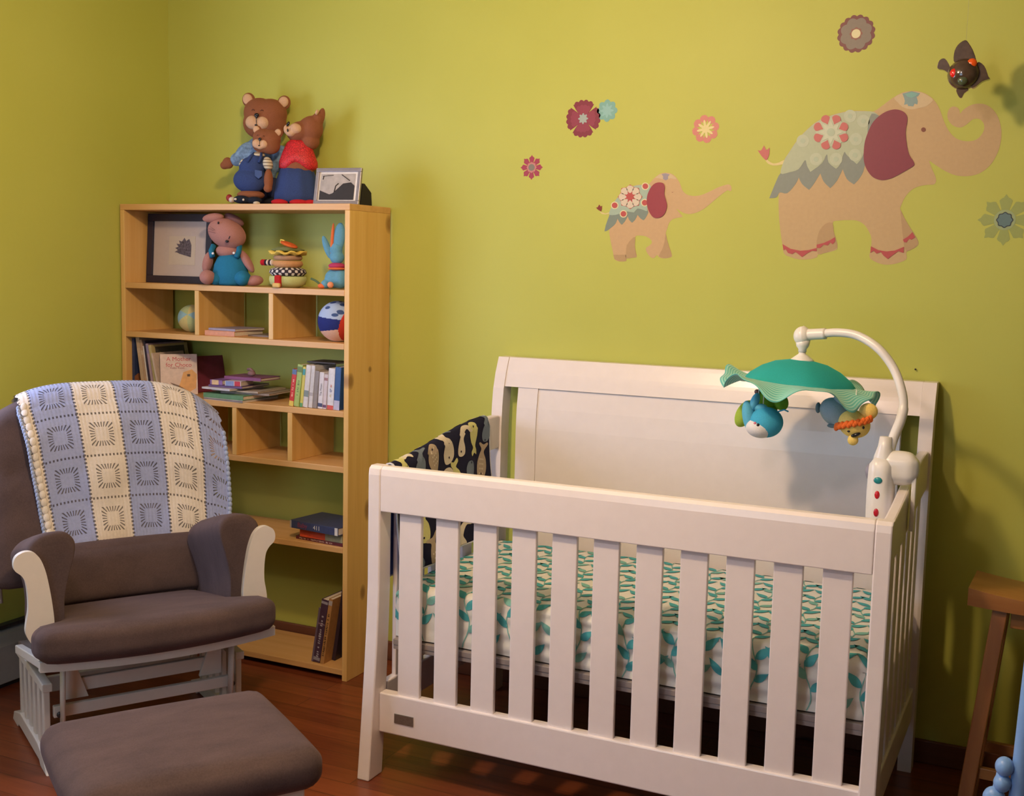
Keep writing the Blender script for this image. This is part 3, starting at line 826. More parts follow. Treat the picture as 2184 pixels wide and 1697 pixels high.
mb = MB(); mb.prism([(.0, 0), (.50, 0), (.36, .84), (.035, .84)], .30, .318, 'y'); mb.build('side_panel', bi, bl, bevel=.004)

# ================================================================== glider chair
CH = thing('glider_chair', 'white glider chair with dark grey-brown cushions at the left under the crocheted blanket', 'chair', (-.615+.0094, -.22+.0154, 0), math.atan2(.854, .52))
# local frame: x = u (chair width, towards photo right), y = -v (backwards), z up ; u=0 is the centre line
c0 = .018
U0 = .854/.9998; 
mf = fabric('taupe_microfibre', (.092, .062, .058), .92, .45, 260, .25, .10)
mnt = mf.node_tree; mb_ = mnt.nodes['Principled BSDF']; src_ = mb_.inputs['Base Color'].links[0].from_socket
brushed = ramp(mnt, noise(mnt, coords(mnt, 'Object', (1, 2.2, 1)), 7, 5, .6), [(.3, (.80, .80, .82)), (.7, (1.18, 1.16, 1.14))])
mx_ = mnt.nodes.new('ShaderNodeMix'); mx_.data_type = 'RGBA'; mx_.blend_type = 'MULTIPLY'; mx_.inputs[0].default_value = 1
link(mnt, src_, mx_.inputs[6]); link(mnt, brushed, mx_.inputs[7]); link(mnt, mx_.outputs[2], mb_.inputs['Base Color'])
wp = plain('glider_white_paint', (.72, .66, .58), .4, .02, 30)
panel = [(.292,.443),(.296,.503),(.305,.566),(.314,.608),(.327,.641),(.345,.659),(.367,.662),(.387,.652),(.395,.634),(.392,.613),(.376,.597),(.365,.577),(.36,.538),(.36,.495),(.366,.459),(.367,.43),(.350,.395),(.318,.362),(.300,.372)]
for sgn in (1, -1):
    P = [((x-c0)*sgn, z) for x, z in panel]
    if sgn < 0: P = P[::-1]
    mb = MB(); mb.prism(smooth_loop(P, 5), 0, .020, 'y'); mb.build('arm_front', wp, CH, bevel=.003)
    pad = [(.262,.36),(.258,.50),(.243,.58),(.228,.635),(.226,.672),(.245,.698),(.275,.706),(.320,.698),(.350,.672),(.352,.640),(.333,.610),(.318,.56),(.312,.50),(.310,.40)]
    P = smooth_loop([((x-c0)*sgn, z) for x, z in (pad if sgn > 0 else pad[::-1])], 4)
    mb = MB(); n = len(P); D = [(.0205, .80), (.0215, .88), (.025, .94), (.032, .98), (.045, 1), (.12, 1.0), (.20, .98), (.28, .95), (.335, .89), (.355, .80), (.362, .62)]
    cx_ = (.272-c0)*sgn; vs = []; fs = []
    for d, k in D:
        for x, z in P: vs.append((cx_+(x-cx_)*k, d, (.56+(z-.56)*k - .24*max(0, d-.03))))
    for i in range(len(D)-1):
        for k in range(n): fs.append((i*n+k, (i)*n+(k+1) % n, (i+1)*n+(k+1) % n, (i+1)*n+k))
    mb.add(vs, fs, 0, True)
    tri = cap(P)
    mb.add(vs[:n], [t_ for t_ in tri], 0, False); mb.add(vs[-n:], [t_[::-1] for t_ in tri], 0, False); mb.build('arm_cushion', mf, CH)
# seat cushion, bowed front
def seatfn(p):
    k = 1-(p.x/.33)**2
    y = p.y - (.055*k if p.y < 0 else 0)*(-p.y/.3) 
    yy = p.y+.095; w_ = max(0, min(1, (yy+.055)/.05))
    return Vector((p.x*(1-.24*w_), y, p.z - .175*(yy+.17)))
mb = MB(); mb.cushion((0-.012, .095, .437), (.335, .265, .050), .038, (.0, .0, .014), 20, 0, fn=seatfn)
mb.build('seat_cushion', mf, CH)
# bowed seat rail
Q = [(-.335+.67*i/20) for i in range(21)]
yo = lambda x: -.105 - .055*(1-(x/.335)**2)
mb = MB(); mb.prism([(x, yo(x)) for x in Q] + [(x, yo(x)+.022) for x in reversed(Q)], .350, .378, 'z'); mb.build('front_seat_rail', wp, CH, bevel=.003)
for sgn in (1, -1):
    mb = MB(); mb.prism([(-.095, .350), (.30, .283), (.30, .309), (-.095, .378)][::-1], sgn*.316-.011, sgn*.316+.011, 'x'); mb.build('side_seat_rail', wp, CH, bevel=.003)
mb = MB(); mb.prism([(-.06, .345), (.40, .270), (.40, .288), (-.06, .362)][::-1], -.30, .30, 'x'); mb.build('seat_board', plain('seat_board_brown', (.16, .12, .10), .7), CH)
# back: cushion follows the reclined plane
lean = Vector((0, .16, .57)).normalized()       # up along the back
nrm = Vector((0, -lean.z, lean.y))               # towards the sitter
def ztop(u): 
    k = abs(u-.02+c0-.018)/.40; return 1.045 - .14*k**3.5
def plane_y(z): return .42 + (z-.48)*.16/.57
mb = MB()
def backfn(p):
    h = (p.z+.5)                                  # 0..1
    zt_ = ztop(p.x*.97)-.012; z = .44 + h*(zt_-.44)
    dent = .012*(1-min(1, abs(z-.80)/.03)) if p.y < 0 else 0
    y = plane_y(z) + .062 + p.y + (dent if p.y < -.03 else 0)
    return Vector((p.x, y, z))
mb.cushion((0, 0, 0), (.365, .062, .5), .055, (0, .014, 0), 22, 0, fn=backfn)
mb.build('back_cushion', mf, CH)
mb = MB()
def lumfn(p):
    z = .495 + p.z + .010*(p.x/.27)*0 ; y = plane_y(z) - .030 + p.y
    return Vector((p.x+.005, y, z))
mb.cushion((.028, -.012, -.014), (.262, .040, .088), .036, (.004, .016, .006), 18, 0, fn=lumfn)
mb.build('lumbar_cushion', mf, CH)
mb = MB()
for x in (-.335, .325): mb.tube([(x, plane_y(.40)+.12, .38), (x, plane_y(.7)+.13, .70), (x*.98, plane_y(.95)+.125, .955)], .014, 8)
mb.build('back_frame', wp, CH)
# glider base
for sgn in (1, -1):
    mb = MB(); mb.prism([(.02, 0), (.06, .035), (.14, .058), (.40, .058), (.50, .030), (.52, 0), (.44, 0), (.42, .012), (.12, .012), (.10, 0)][::-1], sgn*.285-.016, sgn*.285+.016, 'x'); mb.build('foot_rail', wp, CH, bevel=.003)
    mb = MB(); mb.box((sgn*.285-.014, .06, .232), (sgn*.285+.014, .46, .257)); mb.build('base_top_rail', wp, CH, bevel=.003)
    for k in range(6):
        y = .085+k*.066
        mb = MB(); mb.box((sgn*.285-.009, y-.014, .052), (sgn*.285+.009, y+.014, .235)); mb.build('base_spindle', wp, CH, bevel=.003)
    for y in (.03, .40):
        mb = MB(); mb.tube([(sgn*.248, y+.015, .135), (sgn*.248, y, .33)], .018, 10, sq=.4); mb.build('glide_arm', wp, CH)
mb = MB(); mb.box((-.268, .065, .150), (.268, .083, .185)); mb.build('front_stretcher', wp, CH, bevel=.003)
mb = MB(); mb.box((-.268, .42, .10), (.268, .44, .15)); mb.build('rear_stretcher', wp, CH, bevel=.003)
mb = MB(); mb.box((-.225, .10, .205), (.225, .118, .245)).box((-.225, .36, .205), (.225, .378, .245)); mb.build('swing_bar', wp, CH, bevel=.003)
for sgn in (1, -1):
    mb = MB(); mb.prism([(sgn*.235, .19), (sgn*.165, .19), (sgn*.205, .31), (sgn*.235, .31)][::sgn], .088, .0995, 'y')
    mb.build('corner_brace', wp, CH, bevel=.002)
for sgn in (1, -1):
    mb = MB(); mb.lathe([(.009, 0), (.009, .004), (.004, .006), (0, .006)], 12, 0, T(sgn*.255, .05, .165) @ RX(R(90))); mb.build('bolt', plain('dark_bolt', (.05, .05, .05), .4, metal=.6), CH)

# ================================================================== crocheted afghan over the chair back
af = thing('crocheted_blanket', 'blue and cream striped crocheted blanket draped over the back of the glider chair', 'blanket', CH.location, CH.rotation_euler.z)
am, ant, ab = new_mat('crochet_yarn')
tc = ant.nodes.new('ShaderNodeTexCoord'); sp = ant.nodes.new('ShaderNodeSeparateXYZ'); link(ant, tc.outputs['UV'], sp.inputs[0])
u_ = N(ant, sp.outputs[0]); v_ = N(ant, sp.outputs[1]); SQ = .132
un = (u_ + (SQ*4-.080+.018))/SQ      # integer at stripe seams; stripes: seams at u(photo)=-.055,.08,...
vn = (v_ - .045 + SQ*6)/SQ
cell = un.floor(); cream = (cell.mod(2.0)).gt(.5)
fu = un.fract(); fv = vn.fract()
a_ = (fu-.5); b_ = (fv-.5)
cheb = a_.abs().max(b_.abs())
ang = b_.atan2(a_)
spoke = (ang*24).sin().gt(.35)
burst = cheb.gt(.165)*cheb.lt(.285)*spoke
# the two seams: rows of small eyelets
dash1 = (vn*11).fract().gt(.5); seam1 = (fu.min((fu*-1)+1)).lt(.032)*dash1
dash2 = (un*11).fract().gt(.52); seam2 = (fv.min((fv*-1)+1)).lt(.026)*dash2
inr = cheb.gt(.335)*cheb.lt(.352)*((un+vn)*17).fract().gt(.72)
hole = burst.max(seam1).max(seam2)
knit = ((v_*1500).sin()*.5+.5)*((u_*1700).sin()*.5+.5)
ribs = (u_*520).sin()*.5+.5
hgt = knit*.4+ribs*.6-hole*1.5
bump(ant, ab, hgt.s, .55, .0022)
nz = noise(ant, coords(ant, 'Object'), 120, 3)
cb = ramp(ant, nz, [(.3, (.29, .34, .58)), (.7, (.35, .40, .66))]); cc = ramp(ant, nz, [(.3, (.70, .62, .53)), (.7, (.78, .69, .59))])
colr = mixc(ant, cream, cb, cc)
link(ant, mixc(ant, (knit*.25+.0), colr, (.80, .77, .76)), ab.inputs['Base Color'])
ab.inputs['Roughness'].default_value = .95; ab.inputs['Sheen Weight'].default_value = .3; ab.inputs['Specular IOR Level'].default_value = .15
link(ant, ((hole*-.75)+1).s, ab.inputs['Alpha'])
RRr = .062
def af_pt(u, t_, off=.010):
    """u in photo chair frame (0 = old origin); t_ from the ridge, + forwards/down"""
    zt_ = ztop(u-c0) + .0; r_ = RRr+off
    C = Vector((u-c0, 0, 0)); zc_ = zt_-RRr*.9; C.z = zc_; C.y = plane_y(zc_)+.062
    wob = .007*sin(u*23+t_*5)+.004*sin(t_*31+u*6)
    if t_ > 0:
        p = C + nrm*(r_+max(0, wob)*min(1, t_/.1) + .016*math.exp(-((t_-.13)/.12)**2)*(1 if abs(u)<9 else 0)) - lean*t_
    elif t_ > -pi*r_:
        a = -t_/r_; p = C + nrm*(r_*cos(a)) + lean*(r_*sin(a))
    else: p = C - nrm*r_ - lean*(-t_-pi*r_)
    return p
def tl(u):  # drop length in front, to just behind the lumbar cushion; corners a bit shorter on the right
    return .52 - (.05*max(0, (u-.33)/.08) if u > .33 else 0)
def afg(u, q):
    # left edge slants inwards on its way down
    uu = u; t_ = q*tl(u) if q > 0 else q*.42
    if q > 0:
        k = (.41-u)/.645; uu = u + .060*k*q**.9 - .045*(1-k)*max(0, q-.55)
    return af_pt(uu, t_)
mb = MB()
nu, nv = 90, 150; vs = []; uvs = []; fs = []
for j in range(nv+1):
    q = -1+2*j/nv
    for i in range(nu+1):
        u = -.235+.645*i/nu
        sc_ = .0035*sin(q*75) if i in (0, nu) else 0
        vs.append(afg(u+sc_, q)); uvs.append((u, q*.5 if q > 0 else q*.42))
for j in range(nv):
    for i in range(nu): a = j*(nu+1)+i; fs.append((a, a+1, a+nu+2, a+nu+1))
mb.add(vs, fs, 0, True, None, uvs); mb.build('crochet_cloth', am, af)
# cream shell-stitch edging and pale picot rim down the left edge
yc_ = fabric('cream_yarn', (.74, .67, .58), .95, .3, 300, .5); yb_l = fabric('blue_yarn', (.36, .42, .58), .95, .3, 300, .5)
def on_af(u, q, off):
    p = afg(u, q); a = afg(u+.01, q)-p; b = afg(u, min(1, q+.01))-afg(u, q-.01); n = a.cross(b).normalized()
    if n.y > 0: n = -n
    return p + n*off, a.normalized(), b.normalized(), n
mb = MB(); mb2 = MB()
for k in range(22):
    q = -.04+1.0*k/21
    p, a, b, n = on_af(-.222, q, .004)
    Mx = Matrix((a, b, n)).transposed().to_4x4(); Mx.translation = p
    mb.add(*(lambda e: (e.v, e.f))(MB().ell((0, 0, 0), (.011, .0145, .005), seg=12, rings=8)), 0, True, Mx)
    for dq in (-.011, .011):
        p, a, b, n = on_af(-.238, q+dq, .001); mb2.ell(p, (.006, .006, .009), seg=8, rings=6)
mb.build('shell_edging', yc_, af, label='cream shell-stitch edging'); 
mb2.build('scalloped_rim', yb_l, af); mb3 = MB()
for k in range(26):
    q = .05+.93*k/25
    p, a, b, n = on_af(.412, q, .0); mb3.ell(p, (.008, .008, .011), seg=8, rings=6)
mb3.build('scalloped_rim', yb_l, af)

# ================================================================== ottoman
ot = thing('ottoman', 'matching glider ottoman with flat dark grey-brown cushion in front of the chair', 'ottoman', (.030, -.814, 0), math.atan2(.83, .559))
# local x = width axis, y = backwards
mb = MB(); mb.cushion((0, 0, .372), (.262, .225, .048), .042, (.006, .006, .012), 18); mb.build('cushion', mf, ot)
mb = MB(); mb.box((-.225, -.185, .295), (.225, .185, .325)); mb.build('top_frame', wp, ot, bevel=.004)
for sgn in (1, -1):
    mb = MB(); mb.prism([(-.21, 0), (-.19, .03), (-.10, .05), (.10, .05), (.19, .03), (.21, 0), (.15, 0), (.13, .012), (-.13, .012), (-.15, 0)][::-1], sgn*.185-.014, sgn*.185+.014, 'x'); mb.build('foot_rail', wp, ot, bevel=.003)
    for k in range(4):
        mb = MB(); mb.box((sgn*.185-.009, -.115+k*.07-.013, .046), (sgn*.185+.009, -.115+k*.07+.013, .297)); mb.build('base_spindle', wp, ot, bevel=.003)
mb = MB(); mb.box((-.172, -.02, .12), (.172, .0, .155)); mb.build('stretcher', wp, ot, bevel=.003)
# ================================================================== wall stickers (flat vinyl, on the back wall)
V = lambda name, col: plain('vinyl_'+name, col, .5, .025, 90)
def zw(o, sc):
    return lambda p: on_wall(o[0]+p[0]/sc, o[1]+p[1]/sc)
class Sticker:
    def __init__(s, name, label, cat, conv, centre, group=None):
        s.c = conv(centre); s.conv = conv
        s.root = thing(name, label, cat, (s.c[0], WALL_Y, s.c[1]), group=group)
    def piece(s, name, pts, layer, mat, sm=4, label=None, extra=()):
        mb = MB()
        for P in (pts,)+tuple(extra):
            Q = [s.conv(p) for p in P]; Q = [(a-s.c[0], b-s.c[1]) for a, b in Q]
            if sm: Q = smooth_loop(Q, sm)
            ar = sum(Q[i-1][0]*Q[i][1]-Q[i][0]*Q[i-1][1] for i in range(len(Q)))
            if ar < 0: Q = Q[::-1]
            mb.prism(Q, -.0005*(layer+1), -.0005*layer-.00002, 'y')
        return mb.build(name, mat, s.root, label=label)
def circ(cx, cy, rx_, ry_=None, n=20, a0=0): return [(cx+rx_*cos(a0+2*pi*i/n), cy+(ry_ or rx_)*sin(a0+2*pi*i/n)) for i in range(n)]
peach = V('peach', (.53, .36, .17)); peach2 = V('peach_dark', (.45, .29, .13)); mar = V('maroon', (.22, .02, .04))
sage = V('sage', (.42, .47, .31)); slate = V('slate', (.22, .25, .21)); rose = V('rose', (.52, .12, .11)); pink = V('pink', (.60, .20, .16)); cream_ = V('cream', (.72, .66, .38))
tealv = V('teal', (.20, .42, .36)); greyv = V('grey', (.22, .20, .16)); darkv = V('dark', (.05, .02, .02))
c8 = zw((1580, 0), 2.828)
E1 = Sticker('elephant_sticker', 'large peach elephant wall sticker with curled trunk and maroon ear', 'wall sticker', c8, (850, 1000))
B = [(262,965),(290,920),(340,845),(400,780),(470,725),(560,690),(650,670),(740,668),(800,672),(850,640),(910,595),(970,560),(1030,548),(1090,555),(1140,580),(1175,615),(1200,660),(1225,730),(1255,790),(1300,835),(1360,852),(1420,842),(1460,800),(1468,755),(1450,725),(1425,715),(1395,722),(1365,748),(1330,768),(1290,762),(1258,735),(1246,700),(1252,665),(1275,643),(1305,648),(1320,668),(1322,685),(1345,660),(1385,635),(1430,625),(1480,632),(1525,665),(1555,715),(1572,790),(1565,870),(1540,940),(1500,1000),(1440,1045),(1370,1062),(1300,1058),(1240,1035),(1190,1005),(1160,985),(1137,970),(1150,1010),(1172,1060),(1178,1090),(1165,1112),(1130,1114),(1080,1122),(1030,1145),(990,1190),(965,1245),(962,1262),(985,1310),(1020,1370),(1050,1415),(1073,1465),(1050,1495),(1000,1518),(1000,1560),(960,1582),(900,1595),(840,1590),(778,1555),(785,1500),(788,1440),(775,1400),(745,1355),(700,1330),(640,1327),(590,1330),(556,1340),(562,1400),(575,1440),(583,1495),(560,1512),(510,1525),(465,1535),(460,1550),(420,1562),(360,1565),(300,1550),(262,1530),(252,1480),(240,1400),(230,1300),(228,1200),(232,1120),(245,1030)]
E1.piece('elephant_body', B, 0, peach, 3)
E1.piece('far_leg', [(458,1470),(460,1440),(475,1390),(510,1350),(553,1343),(560,1400),(573,1440),(580,1493),(510,1522),(465,1533)], 1, peach2, 2)
E1.piece('far_leg', [(964,1266),(985,1312),(1020,1372),(1050,1417),(1070,1465),(1048,1493),(1000,1515),(985,1480),(975,1400),(968,1330)], 1, peach2, 2)
E1.piece('fringe', [(240,1045),(215,1090),(172,1195),(172,1195),(215,1190),(235,1160),(280,1165),(330,1110),(350,1070),(350,1070),(370,1110),(412,1145),(412,1145),(440,1110),(480,1045),(480,1045),(500,1095),(540,1135),(540,1135),(580,1090),(615,1020),(615,1020),(640,1080),(683,1112),(683,1112),(720,1070),(745,1010),(742,900),(500,900),(300,1000)], 1, slate, 3, 'dark grey feathered fringe')
E1.piece('saddle_cloth', [(262,968),(290,922),(340,848),(400,783),(470,728),(560,693),(650,673),(740,671),(800,675),(830,700),(800,735),(775,780),(750,850),(742,920),(725,960),(700,990),(700,990),(640,935),(625,918),(600,990),(575,1018),(575,1018),(530,980),(520,930),(490,985),(420,1037),(420,1037),(400,1000),(388,965),(350,1020),(290,1040),(240,1045)], 2, sage, 3)
E1.piece('collar', [(765,800),(770,740),(790,685),(828,695),(833,705),(800,740),(778,785)], 3, slate, 2)
def petals(cx, cy, r0_, r1, w0, n, a0=0, m=7):
    out = []
    for k in range(n):
        a = a0+2*pi*k/n; P = []
        for i in range(m):
            t_ = i/(m-1); r_ = r0_+(r1-r0_)*t_; wv = w0*sin(pi*(t_**1.3)*.86+.06); P.append((r_, wv))
        L = [(cx+r_*cos(a)-w_*sin(a), cy+r_*sin(a)+w_*cos(a)) for r_, w_ in P]
        Rr = [(cx+r_*cos(a)+w_*sin(a), cy+r_*sin(a)-w_*cos(a)) for r_, w_ in P]
        out.append(L+Rr[::-1])
    return out
for i, (cx, cy) in enumerate(((375, 850), (455, 960), (575, 960), (695, 840), (740, 730), (660, 700), (690, 935))):
    E1.piece('lace_ring', circ(cx, cy, 38, 38), 3, V('sage_light', (.47, .52, .37)), 1); E1.piece('lace_dot', circ(cx, cy, 15), 4, V('sage_mid', (.42, .50, .36)), 1)
E1.piece('blossom_ground', circ(545, 797, 92, 88), 5, V('sage_light', (.47, .52, .37)), 1)
ps = petals(545, 798, 52, 108, 27, 8, .39); E1.piece('blossom', ps[0], 6, rose, 2, 'rose red blossom', ps[1:])
E1.piece('blossom_star', [(545+(r_)*cos(a), 798+r_*sin(a)) for k in range(8) for a, r_ in ((2*pi*k/8, 72), (2*pi*k/8+pi/8, 40))], 7, V('sage_pale', (.54, .58, .43)), 0)
E1.piece('blossom_centre', circ(545, 798, 24), 8, V('sage_mid', (.42, .50, .36)), 1)
E1.piece('ear', [(835,700),(880,672),(930,660),(975,670),(1000,695),(1005,730),(995,790),(1000,860),(1015,930),(1040,970),(1046,995),(1020,1015),(950,1055),(900,1078),(850,1086),(800,1070),(765,1030),(745,980),(742,920),(750,850),(775,780),(800,735)], 4, mar, 4, 'maroon ear')
E1.piece('head_cloth', [(925,590),(975,562),(1030,551),(1090,558),(1138,583),(1160,605),(1120,640),(1080,650),(1030,660),(975,645),(945,615)], 1, V('peach_sage', (.60, .46, .26)), 2)
E1.piece('head_jewel', [(975,565),(1030,550),(1082,562),(1070,580),(1060,585),(1068,610),(1065,630),(1048,625),(1040,642),(1022,640),(1010,640),(1005,628),(985,632),(990,610),(985,590)], 2, V('slate_teal', (.22, .33, .32)), 1)
E1.piece('head_jewel', [(990,568),(1030,556),(1068,566),(1055,582),(1030,590),(1005,583)], 3, tealv, 1)
E1.piece('tail', [(262,965),(230,980),(195,985),(168,970),(155,955),(148,962),(162,985),(195,998),(235,995),(265,985)], 1, V('tail_cream', (.68, .56, .24)), 2)
E1.piece('tail_tuft', [(150,965),(125,940),(102,905),(102,905),(122,908),(140,877),(140,877),(155,905),(173,890),(173,890),(172,930),(160,960)], 2, rose, 2, 'red tulip tail tuft')
for P in ([(252,1472),(300,1500),(360,1512),(410,1508),(458,1495),(458,1515),(430,1512),(400,1528),(370,1550),(345,1530),(330,1520),(310,1532),(285,1525),(272,1503),(258,1508)],
          [(458,1475),(500,1465),(540,1447),(568,1430),(570,1455),(555,1473),(540,1462),(525,1480),(500,1475),(480,1495),(458,1495)],
          [(785,1485),(830,1508),(880,1516),(930,1510),(985,1488),(982,1525),(950,1515),(915,1540),(887,1562),(860,1540),(845,1520),(820,1530),(800,1512),(782,1525)],
          [(978,1445),(1010,1425),(1035,1400),(1052,1430),(1030,1445),(1015,1440),(1000,1462),(985,1460)]):
    E1.piece('anklet', P, 3, V('anklet_red', (.45, .06, .06)), 0)
E1.piece('eye', circ(1102, 782, 14), 2, V('eye_brown', (.20, .05, .02)), 1)

c7 = zw((1080, 160), 3.858)
E2 = Sticker('elephant_sticker', 'small peach baby elephant wall sticker with trunk stretched forward', 'wall sticker', c7, (1150, 1150))
B = [(850,1125),(870,1080),(890,1040),(920,1000),(960,955),(1010,925),(1070,905),(1130,900),(1175,895),(1210,855),(1260,815),(1310,803),(1360,812),(1400,845),(1430,895),(1450,950),(1490,985),(1550,995),(1610,985),(1680,955),(1740,925),(1800,905),(1830,900),(1850,915),(1852,945),(1845,955),(1830,950),(1815,950),(1760,990),(1700,1040),(1640,1090),(1580,1125),(1520,1142),(1470,1138),(1425,1115),(1400,1100),(1430,1140),(1450,1165),(1420,1172),(1370,1185),(1340,1215),(1325,1260),(1312,1300),(1322,1350),(1340,1410),(1362,1480),(1350,1500),(1300,1508),(1260,1500),(1240,1480),(1215,1505),(1190,1500),(1160,1465),(1148,1425),(1180,1400),(1198,1375),(1180,1345),(1140,1325),(1090,1320),(1062,1330),(1058,1400),(1065,1450),(1073,1495),(1040,1503),(990,1510),(985,1530),(930,1533),(890,1515),(880,1470),(865,1400),(850,1320),(845,1265),(832,1240),(840,1180)]
E2.piece('elephant_body', B, 0, V('peach_small', (.57, .37, .18)), 3)
E2.piece('far_leg', [(985,1508),(985,1460),(992,1400),(1030,1350),(1060,1333),(1058,1400),(1063,1450),(1070,1493),(1040,1500)], 1, peach2, 2)
E2.piece('far_leg', [(1312,1303),(1322,1350),(1340,1412),(1359,1478),(1348,1498),(1300,1505),(1255,1490),(1280,1440),(1300,1380)], 1, peach2, 2)
E2.piece('fringe', [(850,1150),(820,1230),(808,1285),(808,1285),(830,1280),(870,1250),(900,1220),(915,1180),(915,1180),(930,1210),(950,1232),(950,1232),(975,1205),(1000,1160),(1000,1160),(1010,1190),(1035,1215),(1035,1215),(1060,1190),(1080,1150),(1080,1150),(1105,1180),(1130,1195),(1130,1195),(1155,1160),(1160,1100),(1000,1060),(870,1110)], 1, V('fringe_grey', (.20, .25, .20)), 2, 'grey-green feathered fringe')
E2.piece('saddle_cloth', [(850,1122),(870,1080),(892,1040),(922,1002),(962,957),(1010,928),(1070,908),(1130,903),(1175,898),(1190,925),(1175,955),(1160,1000),(1158,1060),(1160,1118),(1130,1110),(1080,1098),(1050,1130),(1000,1122),(950,1135),(900,1150),(850,1150)], 2, V('saddle_pale_green', (.36, .47, .36)), 2)
for i, (cx, cy) in enumerate(((893, 1072), (965, 1142), (1145, 915), (1140, 1050))):
    E2.piece('dot_rim', circ(cx, cy, 31), 3, cream_, 1); E2.piece('dot', circ(cx, cy, 23), 4, V('dot_red', (.48, .07, .06)), 1)
E2.piece('blossom_rim', [(1020+r_*cos(a), 1002+r_*sin(a)) for k in range(8) for a, r_ in ((2*pi*k/8, 101), (2*pi*k/8+pi/8, 84))], 4, V('dot_red', (.48, .07, .06)), 2)
ps = petals(1020, 1002, 25, 92, 30, 8); E2.piece('blossom', ps[0], 5, V('blossom_white', (.66, .56, .42)), 2, 'off-white blossom', ps[1:])
E2.piece('blossom_centre', circ(1020, 1000, 30), 7, V('dot_red', (.48, .07, .06)), 1)
E2.piece('ear', [(1195,920),(1225,892),(1262,883),(1295,893),(1306,925),(1302,980),(1315,1030),(1324,1075),(1310,1130),(1280,1165),(1240,1177),(1205,1165),(1175,1120),(1158,1060),(1160,1000),(1175,955)], 6, V('ear_red', (.30, .03, .045)), 3, 'dark red ear')
E2.piece('head_cloth', [(1225,845),(1260,818),(1310,806),(1358,815),(1395,843),(1400,858),(1350,850),(1330,862),(1300,862),(1260,850)], 1, V('peach_sage', (.60, .46, .26)), 1)
E2.piece('head_jewel', [(1278,815),(1310,808),(1345,818),(1330,835),(1332,855),(1310,866),(1290,855),(1292,835)], 2, V('lilac_grey', (.32, .28, .32)), 1)
E2.piece('tail', [(850,1128),(815,1138),(785,1128),(775,1120),(772,1128),(785,1142),(815,1148),(848,1140)], 1, V('tail_cream', (.68, .56, .24)), 1)
E2.piece('tail_tuft', [(780,1122),(755,1108),(738,1090),(738,1090),(752,1088),(765,1065),(765,1065),(778,1082),(788,1075),(786,1105)], 2, V('tuft_dark_red', (.22, .02, .01)), 1)
E2.piece('eye', [(1358,962),(1368,968),(1378,958),(1370,964)], 2, V('eye_brown', (.20, .05, .02)), 0)
for P in ([(880,1478),(985,1478),(985,1530),(930,1533),(890,1515)],): E2.piece('foot', P, 1, peach2, 0)

def flower(name, label, px, py, ry_px, lays):
    conv = lambda p: p
    cx, cz_ = on_wall(px, py); _, z2 = on_wall(px, py-ry_px); rr = abs(z2-cz_)
    s = Sticker(name, label, 'wall sticker', conv, (cx, cz_))
    for i, (nm, kind, a, mat) in enumerate(lays):
        if kind == 'poly': s.piece(nm, [(cx+x*rr, cz_+y*rr) for x, y in a[0]], i, mat, a[1])
        if kind == 'multi': s.piece(nm, [(cx+x*rr, cz_+y*rr) for x, y in a[0]], i, mat, 1, None, [[(cx+x*rr, cz_+y*rr) for x, y in q] for q in a[1:]])
    return s
def polar(f, n=120): return [(f(2*pi*i/n)*cos(2*pi*i/n), f(2*pi*i/n)*sin(2*pi*i/n)) for i in range(n)]
def carn(a):        # carnation with four fringed sectors
    q = (a-pi/4) % (pi/2); d = min(q, pi/2-q)
    return (.93+.07*abs(sin(a*10))*1.2) if d > .10 else .42+.5*(d/.10)
flower('flower_sticker', 'round maroon fringed flower sticker touching the small teal one', 1244, 253, 40, [('outer', 'poly', (polar(carn, 240), 0), mar), ('inner', 'poly', (polar(lambda a: carn(a)*.74, 240), 0), V('maroon_light', (.28, .035, .065))), ('star', 'poly', (polar(lambda a: .25+.05*cos(8*a), 48), 0), V('pale_teal', (.36, .42, .38)))])
flower('flower_sticker', 'small teal eight-petalled flower sticker beside the maroon fringed one', 1295, 236, 24, [('outer', 'poly', (polar(lambda a: .80+.20*abs(cos(4*a)), 96), 0), tealv), ('inner', 'poly', (polar(lambda a: .52+.14*cos(8*a), 96), 0), V('teal_light', (.27, .50, .46)))])
flower('flower_sticker', 'pink flower sticker with cream star centre between the two elephants', 1505, 275, 30, [('petals', 'multi', petals(0, 0, .35, 1.0, .31, 8, .2), pink), ('star', 'poly', (polar(lambda a: .46+.20*cos(8*a-1.6), 96), 0), V('star_cream', (.72, .62, .27)))])
def ogee(k): return lambda a: .66+.24*abs(cos(4*a))**.5+.12*max(0, 1-abs(((a/(pi/4)+.5) % 1)-.5)*8) - (.30 if abs(((a/(pi/4)) % 1)-.5) < .075 else 0)
flower('flower_sticker', 'smallest maroon flower sticker, lowest and nearest to the bookcase', 1134, 357, 26, [('petals', 'poly', (polar(ogee(8), 240), 0), V('maroon_small', (.36, .04, .08))), ('ring', 'poly', (polar(lambda a: .42+.03*cos(8*a), 64), 0), V('ring_pink', (.55, .22, .20))), ('centre', 'poly', (polar(lambda a: .28, 32), 0), greyv)])
flower('flower_sticker', 'grey scalloped flower sticker with maroon rim high above the large elephant', 1826, 72, 40, [('rim', 'poly', (polar(lambda a: .93+.07*abs(sin(8*a))*1.3, 160), 0), V('rim_maroon', (.17, .04, .04))), ('petals', 'poly', (polar(lambda a: .74+.13*abs(sin(4*a)), 120), 0), V('flower_grey', (.22, .18, .14))), ('inner_ring', 'poly', (polar(lambda a: .32+.03*cos(8*a), 64), 0), V('rim_maroon2', (.26, .10, .07))), ('centre', 'poly', (polar(lambda a: .24, 32), 0), cream_)])
